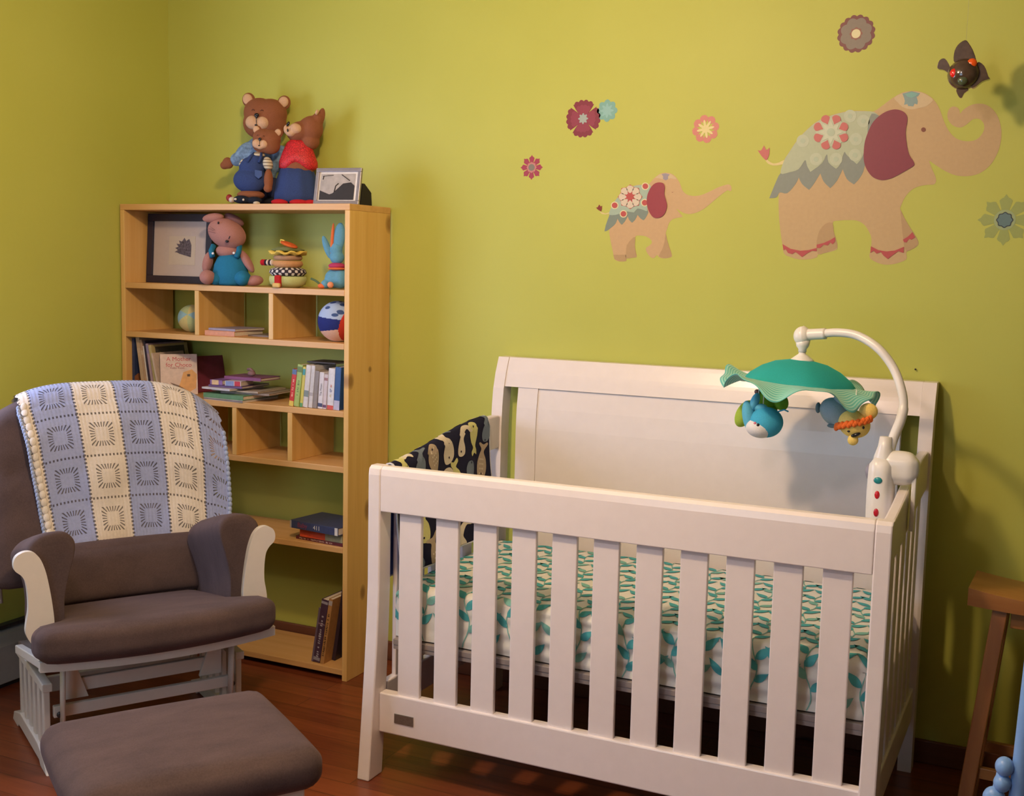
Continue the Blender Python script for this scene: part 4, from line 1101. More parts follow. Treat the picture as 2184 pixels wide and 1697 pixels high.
flower('flower_sticker', 'big olive green flower sticker with dark-ringed blue centre at the right edge', 2143, 469, 54, [('petals', 'poly', (polar(ogee(8), 240), 0), V('flower_olive', (.33, .38, .10))), ('glow', 'poly', (polar(lambda a: .40, 48), 0), V('flower_sage', (.34, .42, .20))), ('ring', 'poly', (polar(lambda a: .30+.02*cos(8*a), 64), 0), V('ring_navy', (.03, .04, .05))), ('centre', 'poly', (polar(lambda a: .26+.02*cos(8*a), 64), 0), V('centre_blue', (.12, .20, .20)))])

# ================================================================== plush bears and frame on top of the bookcase
fur = fabric('bear_fur', (.26, .095, .045), .95, .5, 350, .6); furl = fabric('bear_muzzle', (.62, .39, .24), .95, .4, 350, .4); blk = plain('toy_black', (.01, .01, .015), .2)
TOP = BH
TOYRZ = R(22)
def pxl(Y, px, py): return (at(px, py, Y)-CAM).dot(fw)/F
class Q:
    """places blobs of a soft toy by offsets (right, away, up) in metres from its base point"""
    def __init__(s, root): s.r = root
    def e(s, name, mat, *blobs, par=None, label=None):
        mb = MB()
        for b in blobs: mb.ell(b[0], b[1], rot=b[2] if len(b) > 2 else None)
        o = mb.build(name, mat, par or s.r, label=label)
        if len(blobs) > 1 and min(min(b[1]) for b in blobs) > .0105:      # stuffed parts blend into one another
            m_ = o.modifiers.new('blend', 'REMESH'); m_.mode = 'VOXEL'; m_.voxel_size = .003; m_.use_smooth_shade = True
            m_ = o.modifiers.new('soft', 'SMOOTH'); m_.factor = .5; m_.iterations = 12
        return o
def bear_head(q, c, r_, tilt=0, ear=(.80, .80), turn=0, wide=1.0, tall=1.0):
    hx, hy, hz_ = c
    def sq(p): return 1+.16*abs(p.x*p.z)*2        # squarish, flat-topped head
    mb = MB(); mb.ell(c, (r_*wide, r_*.78, r_*tall), rot=(0, tilt, 0), fn=sq, seg=32, rings=22); h = mb.build('head', fur, q.r)
    def off(x, z): return (hx + x*cos(tilt)+z*sin(tilt), hz_ - x*sin(tilt)+z*cos(tilt))
    for sg in (-1, 1):
        x, z = off(sg*r_*wide*ear[0], r_*ear[1])
        q.e('ear', fur, ((x, hy+.004, z), (r_*.33, r_*.14, r_*.36), (0, tilt+sg*.3, 0)), par=h)
        q.e('inner_ear', furl, ((x+sg*r_*.01, hy-.008, z+.001), (r_*.25, r_*.12, r_*.27), (0, tilt+sg*.3, 0)), par=h)
    mx, mz = off(turn, -r_*.26)
    q.e('muzzle', furl, ((mx-r_*.26, hy-r_*.58, mz), (r_*.36, r_*.32, r_*.34), (0, -.3, 0)), ((mx+r_*.26, hy-r_*.58, mz), (r_*.36, r_*.32, r_*.34), (0, .3, 0)), ((mx, hy-r_*.58, mz-r_*.22), (r_*.26, r_*.28, r_*.22)), par=h)
    nx, nz = off(turn, r_*.06); q.e('nose', blk, ((nx, hy-r_*.86, nz), (r_*.12, r_*.08, r_*.10)), ((nx, hy-r_*.88, nz-r_*.08), (r_*.06, r_*.05, r_*.09)), par=h)
    lx, lz = off(turn, -r_*.42); q.e('mouth', blk, ((nx*.5+lx*.5, hy-r_*.87, (nz+lz)/2), (r_*.018, r_*.03, r_*.24)), ((lx, hy-r_*.86, lz), (r_*.08, r_*.05, r_*.045)), par=h)
    for sg in (-1, 1):
        ex, ez = off(turn+sg*r_*.22, r_*.32)
        mb = MB(); mb.tube([(ex-r_*.07, hy-r_*.745, ez-r_*.03), (ex, hy-r_*.765, ez+r_*.03), (ex+r_*.07, hy-r_*.745, ez-r_*.03)], r_*.018, 6); mb.build('eye', plain('eye_thread', (.09, .03, .02), .8), h)
    return h
def toy(name, label, px, py, Y, base, rz=None):
    p = at(px, py, Y); o = thing(name, label, 'plush toy', (p.x, Y, base), TOYRZ if rz is None else rz); k = pxl(Y, px, py)
    # offsets are measured on the toy, to the right and up, in its own (turned) frame
    def rel(x, y, dy=0): return Vector(((x-px)*k, dy, (py-y)*k))
    return o, Q(o), rel, k
# father
fb, q, rel, k = toy('teddy_bear', 'largest brown teddy bear with light blue shirt on top of the bookcase', 560, 430, .765, TOP)
shirt = fabric('light_blue_shirt', (.17, .27, .42), .9, .3, 90, .3, .35)
q.e('shirt', shirt, (rel(552, 345), (.068, .042, .105)), (rel(524, 318, -.008), (.048, .027, .029), (0, -.80, 0)), (rel(507, 333, -.012), (.026, .023, .024), (0, -.7, 0)), (rel(600, 330), (.04, .03, .05)))
q.e('arm', fur, (rel(488, 341, -.014), (.020, .016, .022), (0, -.5, 0)), (rel(480, 346, -.014), (.016, .0145, .015)))
q.e('trousers', fabric('navy_trousers', (.03, .04, .10)), (rel(560, 395), (.080, .050, .056)))
q.e('shoe', fabric('dark_shoe', (.02, .02, .03)), (rel(535, 420, -.03), (.03, .03, .016)), (rel(585, 420, -.03), (.03, .03, .016)))
c = rel(566, 247); bear_head(q, (c.x, -.002, c.z), .073, .06, (.86, .86), turn=-.014, wide=1.04, tall=.96)
# mother
mbr, q, rel, k = toy('teddy_bear', 'brown teddy bear in sparkly red top leaning against the largest bear', 632, 430, .745, TOP)
red_ = plain('red_sequin_top', (.55, .02, .025), .55, .5, 260, .6, .002, .2); denim = fabric('denim_blue', (.035, .06, .17), .9, .3, 500, .4, .2)
z0 = rel(632, 355).z; z1 = rel(632, 292).z
mb = MB(); mb.lathe([(.030, z1), (.042, z1-.010), (.058, z1-.045), (.070, z0+.028), (.070, z0+.008), (.055, z0)], 28, 0, T(.007, 0, 0) @ Matrix.Diagonal((1.0, .66, 1, 1)), fz=lambda th, r_, z_: z_ + (.026*max(0, cos(th+pi/2))**10 if z_ < z0+.03 else 0)); mb.build('top', red_, mbr)
q.e('belly', fur, ((.006, 0, z0+.012), (.060, .040, .040)))
mb = MB(); mb.lathe([(.030, z0+.014), (.058, z0+.004), (.072, z0-.03), (.080, .045), (.082, .022), (.066, .010), (0, .006)], 40, 0, Matrix.Diagonal((1.0, .68, 1, 1)), fr=lambda th, r_, z_: r_*(1+.03*sin(9*th))); mb.build('denim_skirt', denim, mbr)
q.e('shoe', fabric('red_shoe', (.5, .02, .03)), ((-.050, -.042, .011), (.032, .022, .011)), ((.020, -.048, .011), (.034, .022, .011)), ((.060, -.040, .011), (.022, .018, .011)))
h = q.e('head', fur, (rel(640, 274), (.050, .044, .036), (0, -.25, 0)), (rel(664, 268), (.042, .042, .046)), (rel(662, 294, .004), (.032, .036, .030)), (rel(677, 250), (.022, .024, .030), (0, .3, 0)), (rel(655, 256), (.030, .030, .020), (0, -.5, 0)))
q.e('ear', fur, (rel(685, 242), (.013, .012, .030), (0, .20, 0)), par=h)
q.e('inner_ear', furl, (rel(679, 235, -.022), (.006, .009, .010), (0, .3, 0)), par=h)
q.e('muzzle', furl, (rel(636, 270, -.038), (.023, .018, .018), (0, .3, 0)), (rel(616, 272, -.032), (.011, .018, .017)), (rel(625, 280, -.034), (.018, .018, .012)), par=h)
q.e('nose', blk, (rel(622, 262, -.052), (.005, .005, .009), (0, .5, 0)), (rel(621, 275, -.051), (.003, .004, .006)), par=h)
# baby
bb_, q, rel, k = toy('teddy_bear', 'smallest brown teddy bear in denim dungarees standing in front of the other two', 538, 430, .672, TOP)
q.e('dungarees', denim, (rel(534, 378), (.062, .042, .046)), (rel(538, 350), (.048, .034, .036)), (rel(546, 336), (.030, .030, .026)))
mb = MB(); mb.tube([rel(533, 342, -.030), rel(540, 330, -.028), rel(545, 322, -.014)], .005, 8).tube([rel(558, 342, -.030), rel(562, 330, -.028), rel(560, 322, -.014)], .005, 8); mb.build('strap', denim, bb_)
pc = rel(559, 366); mb = MB(); mb.prism([(pc.x-.014, pc.z+.014), (pc.x+.012, pc.z+.010), (pc.x+.012, pc.z-.008), (pc.x, pc.z-.018), (pc.x-.014, pc.z-.008)], -.0425, -.037, 'y'); mb.build('pocket', fabric('denim_pocket', (.06, .10, .24)), bb_, bevel=.001)
stripe_m, snt, sb = new_mat('striped_shirt'); sv = snt.nodes.new('ShaderNodeTexCoord'); sxx = snt.nodes.new('ShaderNodeSeparateXYZ'); link(snt, sv.outputs['Object'], sxx.inputs[0])
link(snt, mixc(snt, (N(snt, sxx.outputs[2])*560).sin().gt(.4), (.62, .55, .40), (.22, .17, .12)), sb.inputs['Base Color']); sb.inputs['Roughness'].default_value = .9
q.e('shirt', stripe_m, (rel(552, 325), (.024, .026, .012)), (rel(574, 344, -.014), (.018, .020, .026), (0, -.25, 0)), (rel(519, 343, -.004), (.012, .016, .020), (0, .6, 0)))
q.e('arm', fur, (rel(577, 378, -.024), (.0165, .018, .040)), (rel(576, 396, -.026), (.016, .016, .014)))
q.e('leg', fur, (rel(535, 409), (.050, .034, .017)))
q.e('shoe', fabric('shoe_navy', (.015, .02, .035)), (rel(520, 420, -.030), (.030, .022, .015)), (rel(548, 421, -.030), (.028, .022, .013)))
q.e('shoe_toe', plain('shoe_rubber', (.62, .55, .45), .6), (rel(500, 421, -.03), (.012, .018, .011)), (rel(554, 427, -.04), (.012, .014, .007)), (rel(511, 420, -.053), (.005, .003, .004)), (rel(528, 421, -.053), (.004, .003, .004)))
q.e('shoe_heel', plain('shoe_red', (.3, .02, .02), .6), (rel(493, 417, -.026), (.011, .016, .013)))
c = rel(570, 297); bear_head(q, (c.x, -.006, c.z), .048, .12, (.80, .72), turn=-.013, wide=1.0, tall=.86)
# photo frame leaning back
fm = thing('photo_frame', 'small silver photo frame with a black and white picture on top of the bookcase', 'photo frame', (at(715, 432, .640).x, .640, TOP), R(5))
th = RX(R(-11))
silver = plain('silver_frame', (.34, .31, .33), .35, .05, 80, metal=.5)
wf, hf = .088, .128
mb = MB(); mb.box((-wf, 0, 0), (wf, .012, .013), 0, th).box((-wf, 0, hf-.013), (wf, .012, hf), 0, th).box((-wf, 0, .013), (-wf+.013, .012, hf-.013), 0, th).box((wf-.013, 0, .013), (wf, .012, hf-.013), 0, th); mb.build('frame', silver, fm, bevel=.0015)
mb = MB(); mb.box((-wf+.013, .006, .013), (wf-.013, .009, hf-.013), 0, th); pm = mb.build('mat_board', plain('photo_mat', (.72, .68, .64), .5), fm)
g1 = plain('photo_light_grey', (.42, .38, .35), .4, .15, 40); g2 = plain('photo_dark', (.03, .025, .025), .4)
mb = MB(); mb.box((-wf+.019, .005, .017), (wf-.023, .0055, hf-.020), 0, th); mb.build('picture', g1, pm)
mb = MB(); mb.prism([(-wf+.019, .017), (wf-.023, .017), (wf-.023, .066), (.050, .078), (.020, .074), (.0, .056), (-.018, .040), (-.030, .036), (-.069, .050)], .0044, .0049, 'y', 0, th)
mb.tube([th @ Vector((-.012, .0046, .045)), th @ Vector((-.008, .0046, .066)), th @ Vector((.002, .0046, .074))], .0022, 5).tube([th @ Vector((-.062, .0046, .100)), th @ Vector((-.02, .0046, .103))], .001, 5).tube([th @ Vector((.012, .0046, .105)), th @ Vector((.045, .0046, .084))], .0016, 5).tube([th @ Vector((-.058, .0046, .100)), th @ Vector((-.060, .0046, .088))], .0018, 5)
mb.build('dark_hill', g2, pm)
mb = MB(); mb.prism([(.034, 0), (.118, 0), (.112, .046), (.062, .074), (.050, .074)][::-1], .058, .080, 'x'); mb.build('easel_leg', plain('black_velvet', (.012, .01, .015), .8), fm, label='black easel leg')

# ================================================================== first shelf
S1 = 1.377
pf = thing('framed_print', 'dark-framed square print with wide pale mat leaning at the left of the first shelf', 'picture', (-1.302, .700, S1), 0)
th = RX(R(-3.5)); wq, hq = .156, .262
nav = plain('dark_navy_frame', (.022, .018, .035), .4)
mb = MB()
for a, b in (((-wq, 0, 0), (wq, .016, .028)), ((-wq, 0, hq-.028), (wq, .016, hq)), ((-wq, 0, .028), (-wq+.028, .016, hq-.028)), ((wq-.028, 0, .028), (wq, .016, hq-.028))): mb.box(a, b, 0, th)
mb.build('frame', nav, pf, bevel=.002)
mb = MB(); mb.box((-wq+.028, .008, .028), (wq-.028, .014, hq-.028), 0, th); pm = mb.build('mat_board', plain('mat_pale', (.50, .42, .38), .6, .02), pf)
mb = MB(); mb.box((-.052, .0068, .070), (.074, .0078, .178), 0, th); mb.build('mat_step', plain('mat_inner', (.54, .46, .37), .6, .02), pm)
mb = MB(); rf = random.Random(5)
mb.prism([(.0, .112), (.055, .100), (.056, .145), (.045, .168), (.030, .160), (.022, .172), (.010, .158), (-.004, .162), (.002, .148), (-.016, .150), (-.006, .138), (-.022, .134), (-.008, .126), (-.024, .118), (-.010, .116)], .0058, .0066, 'y', 0, th)
mb.build('leaf_drawing', plain('graphite', (.10, .08, .10), .6, .6, 140), pm)
# plush rabbit
pk = fabric('pink_plush', (.40, .19, .16), .95, .6, 350, .6); tb = fabric('teal_knit', (.02, .17, .30), .95, .4, 300, .8)
rb2, q, rr, k = toy('plush_rabbit', 'pink plush rabbit in blue overalls sitting in front of the dark-framed print', 492, 600, .655, S1, R(18))
mb = MB(); mb.lathe([(.036, .112), (.048, .100), (.060, .075), (.066, .045), (.064, .012), (.048, .001), (0, .0005)], 28, 0, Matrix.Diagonal((1, .72, 1, 1))); mb.ell((.055, -.025, .028), (.030, .040, .027), rot=(0, 0, .5)).ell((-.045, -.022, .024), (.028, .030, .023)); mb.tube([rr(459, 540, -.032), rr(455, 528, -.026), rr(457, 516, -.010)], .010, 8).tube([rr(512, 540, -.032), rr(516, 528, -.026), rr(514, 516, -.010)], .010, 8)
ov = mb.build('overalls', tb, rb2)
for a in ((463, 533), (509, 531)):
    mb = MB(); mb.ell(rr(*a, -.044), (.0045, .003, .0045)); mb.build('button', plain('pearl_button', (.8, .8, .82), .2), ov)
q.e('chest', pk, (rr(486, 527), (.044, .036, .026)))
mb = MB(); mb.ell(rr(482, 489, -.008), (.072, .050, .052), rot=(0, .38, 0), fn=lambda p: 1+.10*p.x); hd = mb.build('head', pk, rb2)
q.e('ear', pk, (rr(458, 458, -.018), (.040, .018, .016), (0, -.15, 0)), par=hd); q.e('ear', fabric('pink_plush_inner', (.20, .10, .10)), (rr(498, 461, .008), (.040, .020, .018), (0, .45, 0)), par=hd)
q.e('nose', blk, (rr(498, 507, -.060), (.007, .005, .005)), (rr(503, 499, -.060), (.002, .003, .006), (0, .4, 0)), par=hd)
q.e('eye', blk, (rr(477, 469, -.050), (.0035, .004, .0045)), par=hd)
mb = MB()
for a, b in (((452, 480), (468, 486)), ((454, 487), (472, 490)), ((458, 476), (471, 484))): mb.tube([rr(*a, -.052), rr(*b, -.058)], .0006, 5)
mb.build('whiskers', plain('whisker', (.20, .09, .09), .8), hd)
q.e('arm', pk, (rr(443, 552, -.008), (.018, .020, .040), (0, .25, 0))); q.e('arm', pk, (rr(530, 548, -.008), (.015, .018, .046), (0, -.55, 0)))
q.e('foot', pk, (rr(451, 583, -.045), (.028, .030, .026))); q.e('foot', pk, (rr(548, 588, -.02), (.034, .026, .019), (0, -.1, 0)))
# stacking toy
Yt = .660
stt = thing('stacking_toy', 'soft stacking toy with check band, yellow frill and orange top on the first shelf', 'toy', (at(614, 605, Yt).x, Yt, S1))
def fb_(name, col, prof, ns=300, **k):
    mb = MB(); mb.lathe(prof, 32, 0, None, **k); return mb.build(name, col if not isinstance(col, tuple) else fabric('stack_'+name, col, ns=ns), stt)
fb_('green_base', (.50, .54, .22), [(0, .0), (.040, .001), (.062, .012), (.066, .028), (.064, .040), (0, .040)])
ck, cnt, cbs = new_mat('black_white_check'); tc = cnt.nodes.new('ShaderNodeTexCoord'); se = cnt.nodes.new('ShaderNodeSeparateXYZ'); link(cnt, tc.outputs['Object'], se.inputs[0])
aa = (N(cnt, se.outputs[1]).atan2(N(cnt, se.outputs[0]))*17).sin(); zz = (N(cnt, se.outputs[2])*300).sin()
link(cnt, mixc(cnt, (aa*zz).gt(0.12), (.03, .02, .03), (.66, .60, .55)), cbs.inputs['Base Color']); cbs.inputs['Roughness'].default_value = .9
fb_('check_ring', ck, [(0, .0405), (.055, .041), (.066, .052), (.062, .064), (.048, .070), (0, .070)])
fb_('ribbed_ring', (.55, .28, .12), [(0, .0705), (.045, .071), (.054, .082), (.050, .094), (0, .095)], fr=lambda th, r_, z_: r_*(1+.02*sin(20*th)))
fb_('brown_ring', (.40, .24, .14), [(0, .0955), (.044, .096), (.050, .104), (.046, .113), (0, .114)], fr=lambda th, r_, z_: r_*(1+.04*abs(sin(9*th))))
fb_('yellow_frill', (.74, .52, .10), [(0, .1145), (.045, .115), (.066, .120), (.068, .124), (.050, .127), (0, .127)], fr=lambda th, r_, z_: r_*(1+.07*sin(8*th)), fz=lambda th, r_, z_: z_+.006*sin(8*th+1)*(r_/.068))
fb_('green_leaf_layer', (.16, .18, .07), [(0, .1275), (.050, .128), (.056, .133), (.032, .143), (0, .146)], fr=lambda th, r_, z_: r_*(1+.10*sin(5*th)))
mb = MB(); mb.ell((.012, -.01, .151), (.034, .026, .008), rot=(0, .32, 0)); mb.build('orange_top', fabric('stack_orange', (.65, .13, .03)), stt)
mb = MB(); mb.tube([(-.004, -.006, .155), (-.014, -.006, .166), (-.026, -.006, .168), (-.028, -.006, .158), (-.016, -.006, .155), (-.004, -.006, .153)], .0028, 8); mb.build('yellow_loop', fabric('stack_loop', (.74, .55, .10)), stt)
mb = MB()
for i in range(6):
    m2 = i % 2
    mb.add(*(lambda e: (e.v, e.f))(MB().ell((-.046-.0085*i, -.030, .087), (.0062, .011, .011), seg=14, rings=10)), [0, 1][m2] if i < 4 else 2, True)
mb.build('striped_arm', [fabric('arm_cream', (.66, .55, .45)), fabric('arm_black', (.03, .02, .03)), fabric('arm_red', (.5, .015, .03))], stt)
mb = MB(); mb.cushion((.006, -.066, .022), (.013, .007, .022), .006, n=6); mb.build('red_tag', fabric('tag_red', (.45, .02, .02)), stt); mb = MB(); mb.cushion((.004, -.072, .004), (.016, .006, .008), .005, n=6, M=T(0, 0, .0045)); mb.build('yellow_tag', fabric('tag_yellow', (.70, .45, .15)), stt)
# blue plush elephant-ish toy partly behind the right panel
pl, q, r3, k = toy('plush_toy', 'blue plush toy with tall striped ears behind the right side of the first shelf', 722, 612, .690, S1, R(12))
lb = fabric('sky_plush', (.12, .32, .46), .95, .6, 300, .5); org = fabric('coral_plush', (.72, .17, .06))
q.e('body', lb, (r3(712, 590), (.034, .030, .033)), (r3(698, 602, -.02), (.017, .020, .016)), (r3(726, 590), (.030, .030, .034)))
q.e('neck_ruff', fabric('magenta_plush', (.45, .05, .13)), (r3(718, 563), (.030, .028, .012)))
q.e('collar', org, (r3(719, 569, -.004), (.032, .028, .006)))
q.e('head', lb, (r3(718, 545), (.026, .022, .024)), (r3(716, 528), (.024, .018, .026)))
q.e('striped_ear', lb, (r3(722, 505), (.022, .012, .055), (0, .14, 0))); q.e('ear_stripe', org, (r3(709, 508, -.006), (.006, .008, .058), (0, .06, 0)))
q.e('small_ear', lb, (r3(695, 524), (.012, .010, .042), (0, -.35, 0)))
q.e('foot', org, (r3(691, 606, -.03), (.014, .012, .009))); q.e('foot', fabric('coral_light', (.75, .30, .16)), (r3(713, 603, -.038), (.011, .010, .011)))
mb = MB(); mb.tube(smooth_path([r3(664, 591, -.02), r3(676, 596, -.02), r3(690, 607, -.02)], 4), .004, 8); mb.build('leaf_tail', fabric('leaf_green_felt', (.10, .16, .08)), pl)

# ================================================================== second shelf
S2 = 1.194
ba = thing('toy_ball', 'pale blue and yellow toy ball in the left cubby of the second shelf', 'ball', (at(412, 680, .715).x-.006, .715, S2+.052))
def paint_ball(cols, r_, n, ax):
    mb = MB(); rings = 24; seg = 48; vs = []; fs = []
    e = MB().ell((0, 0, 0), (r_, r_, r_), seg=seg, rings=rings)
    Mx = Euler(ax).to_matrix().to_4x4()
    mi = []
    b0 = len(e.f)
    for f in e.f:
        c = sum((e.v[i] for i in f), Vector())/len(f); a = (math.atan2(c.y, c.x)/(2*pi)*n) % n; mi.append(int(a) % len(cols))
    mb.add(e.v, e.f, 0, True, Mx); mb.m = mi; return mb
paint_ball(0 or [0, 1, 2], .052, 6, (1.2, .5, .2)).build('ball_skin', [fabric('ball_sky', (.26, .42, .45)), fabric('ball_yellow', (.56, .48, .20)), fabric('ball_green', (.40, .46, .22))], ba)
Yk = .665; bp2 = at(697, 725, Yk)
bk_ = thing('toy_ball', 'fabric ball with navy, red and whale print panels in the right cubby', 'ball', (-.5545, Yk+.005, S2+.0715))
wb_m, wnt, wbs = new_mat('whale_print_panel'); 
vo = wnt.nodes.new('ShaderNodeTexVoronoi'); vo.inputs['Scale'].default_value = 1; link(wnt, coords(wnt, 'Object', (26, 26, 55)), vo.inputs['Vector'])
link(wnt, ramp(wnt, vo.outputs['Distance'], [(.30, (.04, .08, .22)), (.36, (.36, .46, .66))]), wbs.inputs['Base Color']); wbs.inputs['Roughness'].default_value = .9
e = MB().ell((0, 0, 0), (.0712,)*3, seg=160, rings=110); mb = MB(); mb.add(e.v, e.f, 0, True)
mi = []
for f in e.f:
    c = (sum((e.v[i] for i in f), Vector())/len(f)).normalized()
    d = Vector((.80, -.42, .12)).normalized()          # pole where panels meet
    a1 = c - d*c.dot(d); ux = Vector((0, 0, 1)); ux = (ux-d*ux.dot(d)).normalized(); vx = d.cross(ux)
    an = math.degrees(math.atan2(a1.dot(vx), a1.dot(ux))) % 360
    # up direction = 0 deg; panels of the ball in order around the pole
    k = 1 if an < 25 or an > 330 else 0 if an > 268 else 2 if an > 205 else 3 if an > 120 else 1
    mi.append({0: 0, 1: 4, 2: 1, 3: 2}[k] if k != 1 else 3)
# simpler, height-led panels on the visible side
for i, f in enumerate(e.f):
    c = (sum((e.v[j] for j in f), Vector())/len(f)).normalized()
    hh = c.z + .10*c.x
    if c.x > .62 + .25*c.z: mi[i] = 3
    elif hh > .18-.20*c.x*0: mi[i] = 0
    elif hh > -.42+.22*c.x: mi[i] = 1
    else: mi[i] = 2
mb.m = mi
mb.build('ball_skin', [wb_m, fabric('ball_navy', (.02, .03, .16)), fabric('ball_cream', (.70, .44, .32)), fabric('ball_red', (.50, .04, .02))], bk_)

# ------------------------------------------------------------------ books
paper = plain('paper_pages', (.66, .58, .46), .8, .12, 300)
BOOKN = [0]
def cover_mat(col, r_=.45): return plain('cover_%.2f_%.2f_%.2f' % col, col, r_, .10, 60)
def book(label, th_, hh, dd, col, loc, lean=0, yaw=0, flat=False, group=None, marks=None, name='book', spine=None, front=None, ry=0):
    """upright: spine towards -y, thickness along x. flat: lies on its back cover, spine towards -y, height along x"""
    if lean > 0: loc = (loc[0], loc[1], loc[2]+th_*sin(lean)+.0003)
    o = thing(name, label, 'book', loc, 0, group)
    if flat: Mx = RZ(yaw) @ Matrix(((0, 0, 1, 0), (0, 1, 0, 0), (1, 0, 0, 0), (0, 0, 0, 1)))
    else: Mx = RZ(yaw) @ RY(lean)
    o.rotation_euler = (RZ(yaw) @ (Matrix.Identity(4) if flat else RY(lean))).to_euler() if not flat else (0, 0, yaw)
    L = Matrix(((0, 0, 1, 0), (0, 1, 0, 0), (1, 0, 0, 0), (0, 0, 0, 1))) if flat else Matrix.Identity(4)
    c = .0022 if th_ > .009 else .0012
    mb = MB()
    mb.box((0, 0, 0), (c, dd, hh), 0, L).box((th_-c, 0, 0), (th_, dd, hh), 0, L).box((c, 0, 0), (th_-c, c, hh), 1 if spine else 0, L)
    cv = mb.build('cover', [cover_mat(col)] + ([cover_mat(spine)] if spine else []), o, bevel=.0006)
    mb = MB(); mb.box((c+.0001, c+.0001, .002), (th_-c-.0001, dd-.003, hh-.002), 0, L); mb.build('pages', paper, o)
    if marks:
        for kind, a, b_, colr in marks:       # bands on the spine: from a to b of its height
            mb = MB()
            if kind == 'band': mb.box((.0004, -.0003, hh*a), (th_-.0004, -.00001, hh*b_), 0, L); mb.build('spine_band', cover_mat(colr), cv)
            elif kind == 'text':
                body_, pos, size, rot_ = a, b_[0], b_[1], b_[2]
                if flat: Mt = T(hh*pos, -.0004, th_/2) @ RX(R(90))
                else: Mt = T(th_/2, -.0004, hh*pos) @ RX(R(90)) @ RZ(R(rot_))
                if body_[0] == '#':                   # lettering too blurred to read: short uneven strokes
                    n_ = int(body_[1:]); wd_ = size*.52; x_ = -n_*wd_/2; rs = random.Random(n_)
                    for j_ in range(n_):
                        if rs.random() > .14: mb.box((x_, -size*rs.uniform(.16, .34), -.0002), (x_+wd_*rs.uniform(.35, .8), size*rs.uniform(.14, .34), .0002), 0, Mt)
                        x_ += wd_
                else: text_into(mb, body_, size, Mt, 0, .0002)
                mb.build('spine_lettering', cover_mat(colr), cv)
            elif kind == 'front':             # piece on the front cover (+x side); outline in (y,z)
                mb.prism([(y*dd, z*hh) for y, z in a], th_+.00002, th_+.0004, 'x', 0, L); mb.build('cover_picture', cover_mat(colr), cv)
            elif kind == 'ftext':
                text_into(mb, a, b_[2], L @ T(th_+.0004, dd*b_[0], hh*b_[1]) @ Matrix(((0, 0, 1, 0), (1, 0, 0, 0), (0, 1, 0, 0), (0, 0, 0, 1))), 0, .0002); mb.build('cover_lettering', cover_mat(colr), cv)
    return o
# middle cubby of the second shelf
p = at(429, 711, .62)
book('flat orange book at the bottom of the pair in the middle cubby', .019, .135, .17, (.62, .27, .14), (-1.098, .612, S2), flat=True, yaw=0, group='books in the middle cubby')
book('thin lavender booklet on top of the orange book in the middle cubby', .008, .130, .16, (.34, .30, .38), (-1.094, .628, S2+.0192), flat=True, yaw=R(-4), group='books in the middle cubby')
book('thin dark booklet lying beside the orange book in the middle cubby', .006, .12, .12, (.22, .17, .14), (-.955, .68, S2), flat=True, yaw=R(3), group='books in the middle cubby')

# third shelf: tall leaning picture books at the left
S3 = .960; G3 = 'picture books leaning at the left of the third shelf'
def lean_book(label, x, deg, th_, hh, dd, col, y=.625, **k):
    a = R(deg); return book(label, th_, hh, dd, col, (x, y, S3), lean=-a, group=G3, **k)
L0 = -1.4615
lean_book('dark blue upright picture book against the bookcase side', L0+.0005, 0, .012, .205, .20, (.03, .045, .11), marks=[('front', [(0, .05), (.25, .05), (.3, .25), (.1, .35), (0, .3)], 0, (.30, .12, .05))])
xx = L0+.050
specs = [('tall beige picture book leaning second from the left side', .017, .212, (.50, .36, .24), 8.5),
 ('tan picture book leaning third from the left side', .010, .203, (.46, .30, .20), 8.5),
 ('thin white picture book leaning beside the tan one', .0055, .180, (.66, .60, .56), 8.5),
 ('thin black picture book leaning behind the cream ones', .008, .200, (.03, .02, .05), 8.5),
 ('mauve picture book leaning with faded spine', .011, .190, (.40, .28, .34), 9.5),
 ('yellow and olive picture book leaning with dark back cover', .013, .186, (.50, .40, .18), 10.5)]
for i, (lb_, th_, hh, col, dg_) in enumerate(specs):
    a = R(dg_)
    mk = [('band', .72, .80, (.55, .42, .32))] if i in (0, 1) else [('band', .80, .97, (.28, .24, .40))] if i == 4 else [('front', [(.1, .55), (.6, .45), (.9, .65), (.9, .95), (.1, .95)], 0, (.07, .06, .05)), ('front', [(.1, .2), (.7, .2), (.55, .75), (.2, .85)], 0, (.55, .40, .12))] if i == 5 else None
    lean_book(lb_, xx-.0, dg_, th_, hh, .20, col, marks=mk)
    nx_ = specs[i+1][4] if i+1 < len(specs) else 13
    xx += (th_)/cos(a) + .0012 + max(0, .19*(math.tan(R(nx_))-math.tan(a)))
lean_book('thin cream storybook leaning just left of the red-lettered one', xx+.003, 13, .008, .158, .17, (.58, .45, .36), y=.612)
xo = xx+.020
ob = book('cream storybook with red title lettering and yellow bird cover at the front', .006, .155, .135, (.60, .44, .36), (xo, .606, S3), lean=-R(15), yaw=R(-44), group=G3,
     marks=[('front', [(.45, .10), (.75, .05), (.95, .15), (.98, .50), (.85, .62), (.62, .55), (.55, .35)], 0, (.62, .29, .07)), ('front', [(.72, .44), (.80, .44), (.80, .50), (.72, .50)], 0, (.04, .01, .01)), ('front', [(.25, .30), (.5, .22), (.7, .10), (.55, .05), (.4, .18)], 0, (.10, .04, .02)),
            ('ftext', 'A Mother\nfor Choco', (.50, .80, .0225), (.45, .02, .04)), ('ftext', 'Keiko Kasza', (.46, .655, .0105), (.25, .04, .06))])
book('dark red book standing half hidden behind the cream storybook', .010, .140, .14, (.16, .02, .05), (xo+.045, .735, S3), lean=-R(14), yaw=R(-20), group=G3)

